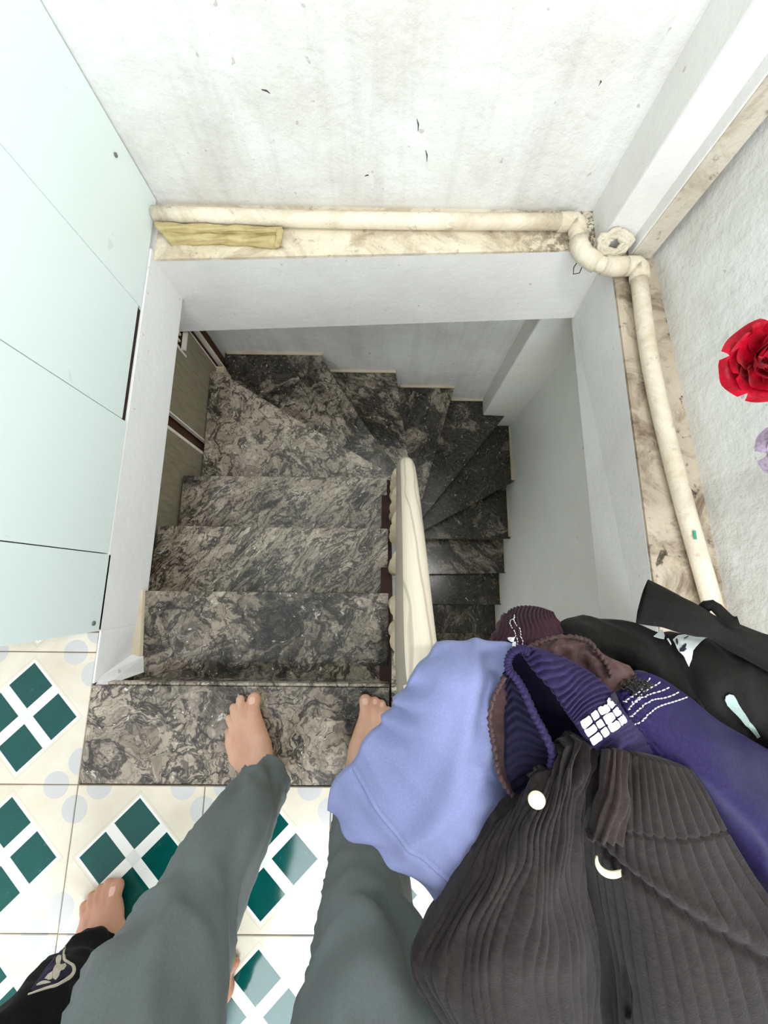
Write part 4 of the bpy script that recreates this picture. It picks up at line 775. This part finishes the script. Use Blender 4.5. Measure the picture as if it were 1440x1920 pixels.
def trousers(name, parent, chains, hips, mat, seed, fold=.8):
    bm = bmesh.new()
    for ci, ch in enumerate(chains):
        pv = [V(p) for p, r in ch]; rv = [Vector((r, 0, 0)) for p, r in ch]; n = 110
        def mod(i, a, ci=ci):
            s = i / n; q = Vector((cos(a) * 1.3 + seed + ci * 9, sin(a) * 1.3, s * 7)); q2 = Vector((cos(a) * 2.2 + a * .0 + seed, sin(a) * 2.2 + ci * 5, s * 18 + cos(a + s * 9) * .9))
            return 1 + .09 * noise.noise(q) + .06 * noise.noise(q2) + fold * (.10 - abs(noise.noise(Vector((cos(a) * 1.1 + seed * 2 + ci, sin(a) * 1.1 + s * 2, s * 9 + cos(a - 1) * 1.2)))) * .45) + .04 * max(0, 1 - s / .18) * sin(2 * a + seed)
        tube_bm(bm, [cr(pv, i / n) for i in range(n + 1)], [cr(rv, i / n).x for i in range(n + 1)], 48, cap=False, mod=mod, up=Vector((0, 1, 0)))
    c = (V(hips[0]) + V(hips[1])) / 2; w = (V(hips[1]) - V(hips[0])).length / 2
    tube_bm(bm, [c + Vector((0, 0, z)) for z in (-.10, -.04, .04, .10, .17)], [(w + .06, .10), (w + .09, .125), (w + .085, .13), (w + .065, .12), (w + .06, .118)], 40, up=Vector((0, 1, 0)))
    o = from_bm(name, bm, mat, parent, True); o.modifiers.new('thickness', 'SOLIDIFY').thickness = .0015
    return o
LG = D['legL']; RG = D['legR']; SG = D['legS']
hL, hR = (-.235, -.63, .80), (-.055, -.63, .80)
K = lambda p, k: (p[0], p[1] * k)
chL = [((-.258, -.436, .064), .058), ((-.256, -.437, .115), .055), K(LG[2], .83), K(LG[3], .76), K(LG[4], .82), ((-.265, -.575, .62), .102), ((*hL[:2], .82), .112)]
chR = [((-.036, -.438, .064), .047), ((-.034, -.437, .125), .049), K(RG[2], .92), K(RG[3], .9), K(RG[4], .88), K(RG[5], .88), ((-.02, -.57, .63), .10), ((*hR[:2], .82), .11)]
p1 = person('person', [(D['L'], (0, 0, 0)), (D['R'], (0, 0, 0))], [(-.283, -.53, .46), (-.008, -.52, .46)], [hL, hR], 'skin', [1, 3])
tag(p1, 'person in loose slate grey trousers standing barefoot on the marble top step', 'person')
trousers('trousers', p1, [chL, chR], [hL, hR], 'grey', 3.1)
o2 = D['S2']['off']
hS, hS2 = (-.62, -.93, .82), (-.44, -.95, .82)
chS = [((-.577, -.745, .078), .050), ((-.576, -.748, .12), .060), ((-.572, -.755, .2), .082), ((-.575, -.77, .32), .10), ((-.585, -.80, .46), .105), ((-.60, -.87, .64), .105), (hS, .11)]
chS2 = [((-.345, -.905, .078), .046), ((-.345, -.905, .12), .05), ((-.35, -.905, .2), .06), ((-.36, -.905, .34), .07), ((-.38, -.91, .5), .085), ((-.41, -.93, .66), .095), (hS2, .11)]
SR = dict(D['S']); mx = SR['toes'][0][0][0]
def mirror(f, dx, dy):
    g = lambda p: (2 * mx - p[0] + dx, p[1] + dy, p[2])
    return dict(toes=[(g(a), g(b), ra, rb) for a, b, ra, rb in f['toes']], ball=[g(p) for p in f['ball']], mid=[g(p) for p in f['mid']], ankle=g(f['ankle']))
S2F = mirror(D['S'], .205, -.105)
p2 = person('person', [(D['S'], (0, 0, 0)), (S2F, (0, 0, 0))], [(-.585, -.80, .46), (-.38, -.91, .5)], [hS, hS2], 'skin2', [1, 1])
tag(p2, 'barefoot person in black trousers with cream printed emblem, standing on the green diamond tiles', 'person')
ts = trousers('trousers', p2, [chS, chS2], [hS, hS2], 'blacktrouser', 8.4)
tr_s = bvh(ts)
decal('print_ground', D['sprint'], tr_s, 'printpurple', ts, .0012, snap_near, 3)
decal('cream_print', D['sprintw'], tr_s, 'printbeige', ts, .0022, snap_near, 3)
bm = bmesh.new()
for pth in D['sprintl']:
    pv = [V(p) for p in pth]; tube_bm(bm, [snap_near(tr_s, cr(pv, i / 40), .0006) for i in range(41)], [(.0012 + .0022 * sin(math.pi * i / 40)) for i in range(41)], 8)
from_bm('print_outline', bm, 'printbeige', ts, True)

# ------------------------------------------------------------------ silk flowers by the right wall
M['red'] = mk_cloth('red_silk_petal', (200, 6, 38), (128, 2, 20), .4, .08, 500, .1, None, 14)
M['mauve'] = mk_cloth('mauve_silk_petal', (176, 160, 186), (120, 96, 104), .5, .3, 500, .1, None, 16)
M['lilac'] = mk_cloth('pale_lilac_silk_petal', (214, 206, 226), (196, 184, 214), .5, .3, 500, .1, None, 16)
M['stem'] = mk_simple('green_stem', (70, 100, 60), (50, 80, 46), 30, .6)
def petal_me(L, Wd, cup, curl, ruf):
    bm = bmesh.new(); n, m = 10, 10; rows = []
    for i in range(n + 1):
        s = i / n; w = Wd * math.sin(min(1, s * 1.18 + .12) * math.pi * .62) ** .8; r = []
        for j in range(m + 1):
            x = -1 + 2 * j / m
            r.append(bm.verts.new((x * w, L * s - abs(x) ** 3 * L * .12 * s, cup * L * (s ** 1.6) * (1 - .0) + cup * .9 * w * x * x - curl * L * max(0, s - .7) ** 2 * 6 + ruf * L * s * s * sin(x * 5 + L * 90))))
        rows.append(r)
    for a, b in zip(rows, rows[1:]):
        for j in range(m): bm.faces.new((a[j], a[j + 1], b[j + 1], b[j]))
    bmesh.ops.recalc_face_normals(bm, faces=bm.faces); me = bpy.data.meshes.new('petal'); bm.to_mesh(me); bm.free()
    for p in me.polygons: p.use_smooth = True
    return me
def flower(name, c, face, rings, mats, label, wall):
    root = tag(empty(name, c), label, 'flower'); q = Vector(face).normalized().to_track_quat('Z', 'Y')
    for ri, (n, L, Wd, cup, curl, rad, ang0) in enumerate(rings):
        me = petal_me(L, Wd, cup, curl, .05)
        for k in range(n):
            a = ang0 + 2 * math.pi * k / n
            o = link('petal', me, mats[(ri + k) % len(mats)] if len(mats) > 1 and k % 2 else mats[0], root) if k == 0 else bpy.data.objects.new('petal', me)
            if k: COL.objects.link(o); o.parent = root
            o.rotation_mode = 'QUATERNION'; from mathutils import Quaternion as Qn
            o.rotation_quaternion = q @ Qn((0, 0, 1), a) @ Qn((1, 0, 0), random.uniform(-.12, .12)); o.location = q @ Vector((-sin(a) * rad, cos(a) * rad, -.004 * ri))
    e = Vector(wall) - Vector(c); b_ = -(Vector(face).normalized()) * .012
    tube('stem', [b_, b_ + e * .3 + Vector((0, 0, -.02)), e * .75 + Vector((0, 0, -.03)), e], .0028, 'stem', root, 8, n=16)
    return root
flower('red_rose', (.628, .372, .46), (-.30, -.35, .9), [(5, .060, .036, .30, .5, .006, .2), (5, .052, .033, .62, .35, .006, .8), (4, .042, .028, .95, .2, .005, .3), (3, .034, .024, 1.5, .1, .003, 1.0), (3, .028, .018, 2.2, 0, .002, .1)],
       ['red'], 'red silk rose jutting out from the right wall above the pipe', (.862, .33, .40))
flower('mauve_flower', (.695, .238, .42), (-.35, -.2, .8), [(5, .048, .024, .15, .6, .004, .95), (5, .036, .022, .6, .4, .004, 1.5), (3, .026, .016, 1.2, .1, .002, .2)],
       ['mauve'], 'mauve and lilac silk flower hanging below the red rose by the right wall', (.868, .22, .36))
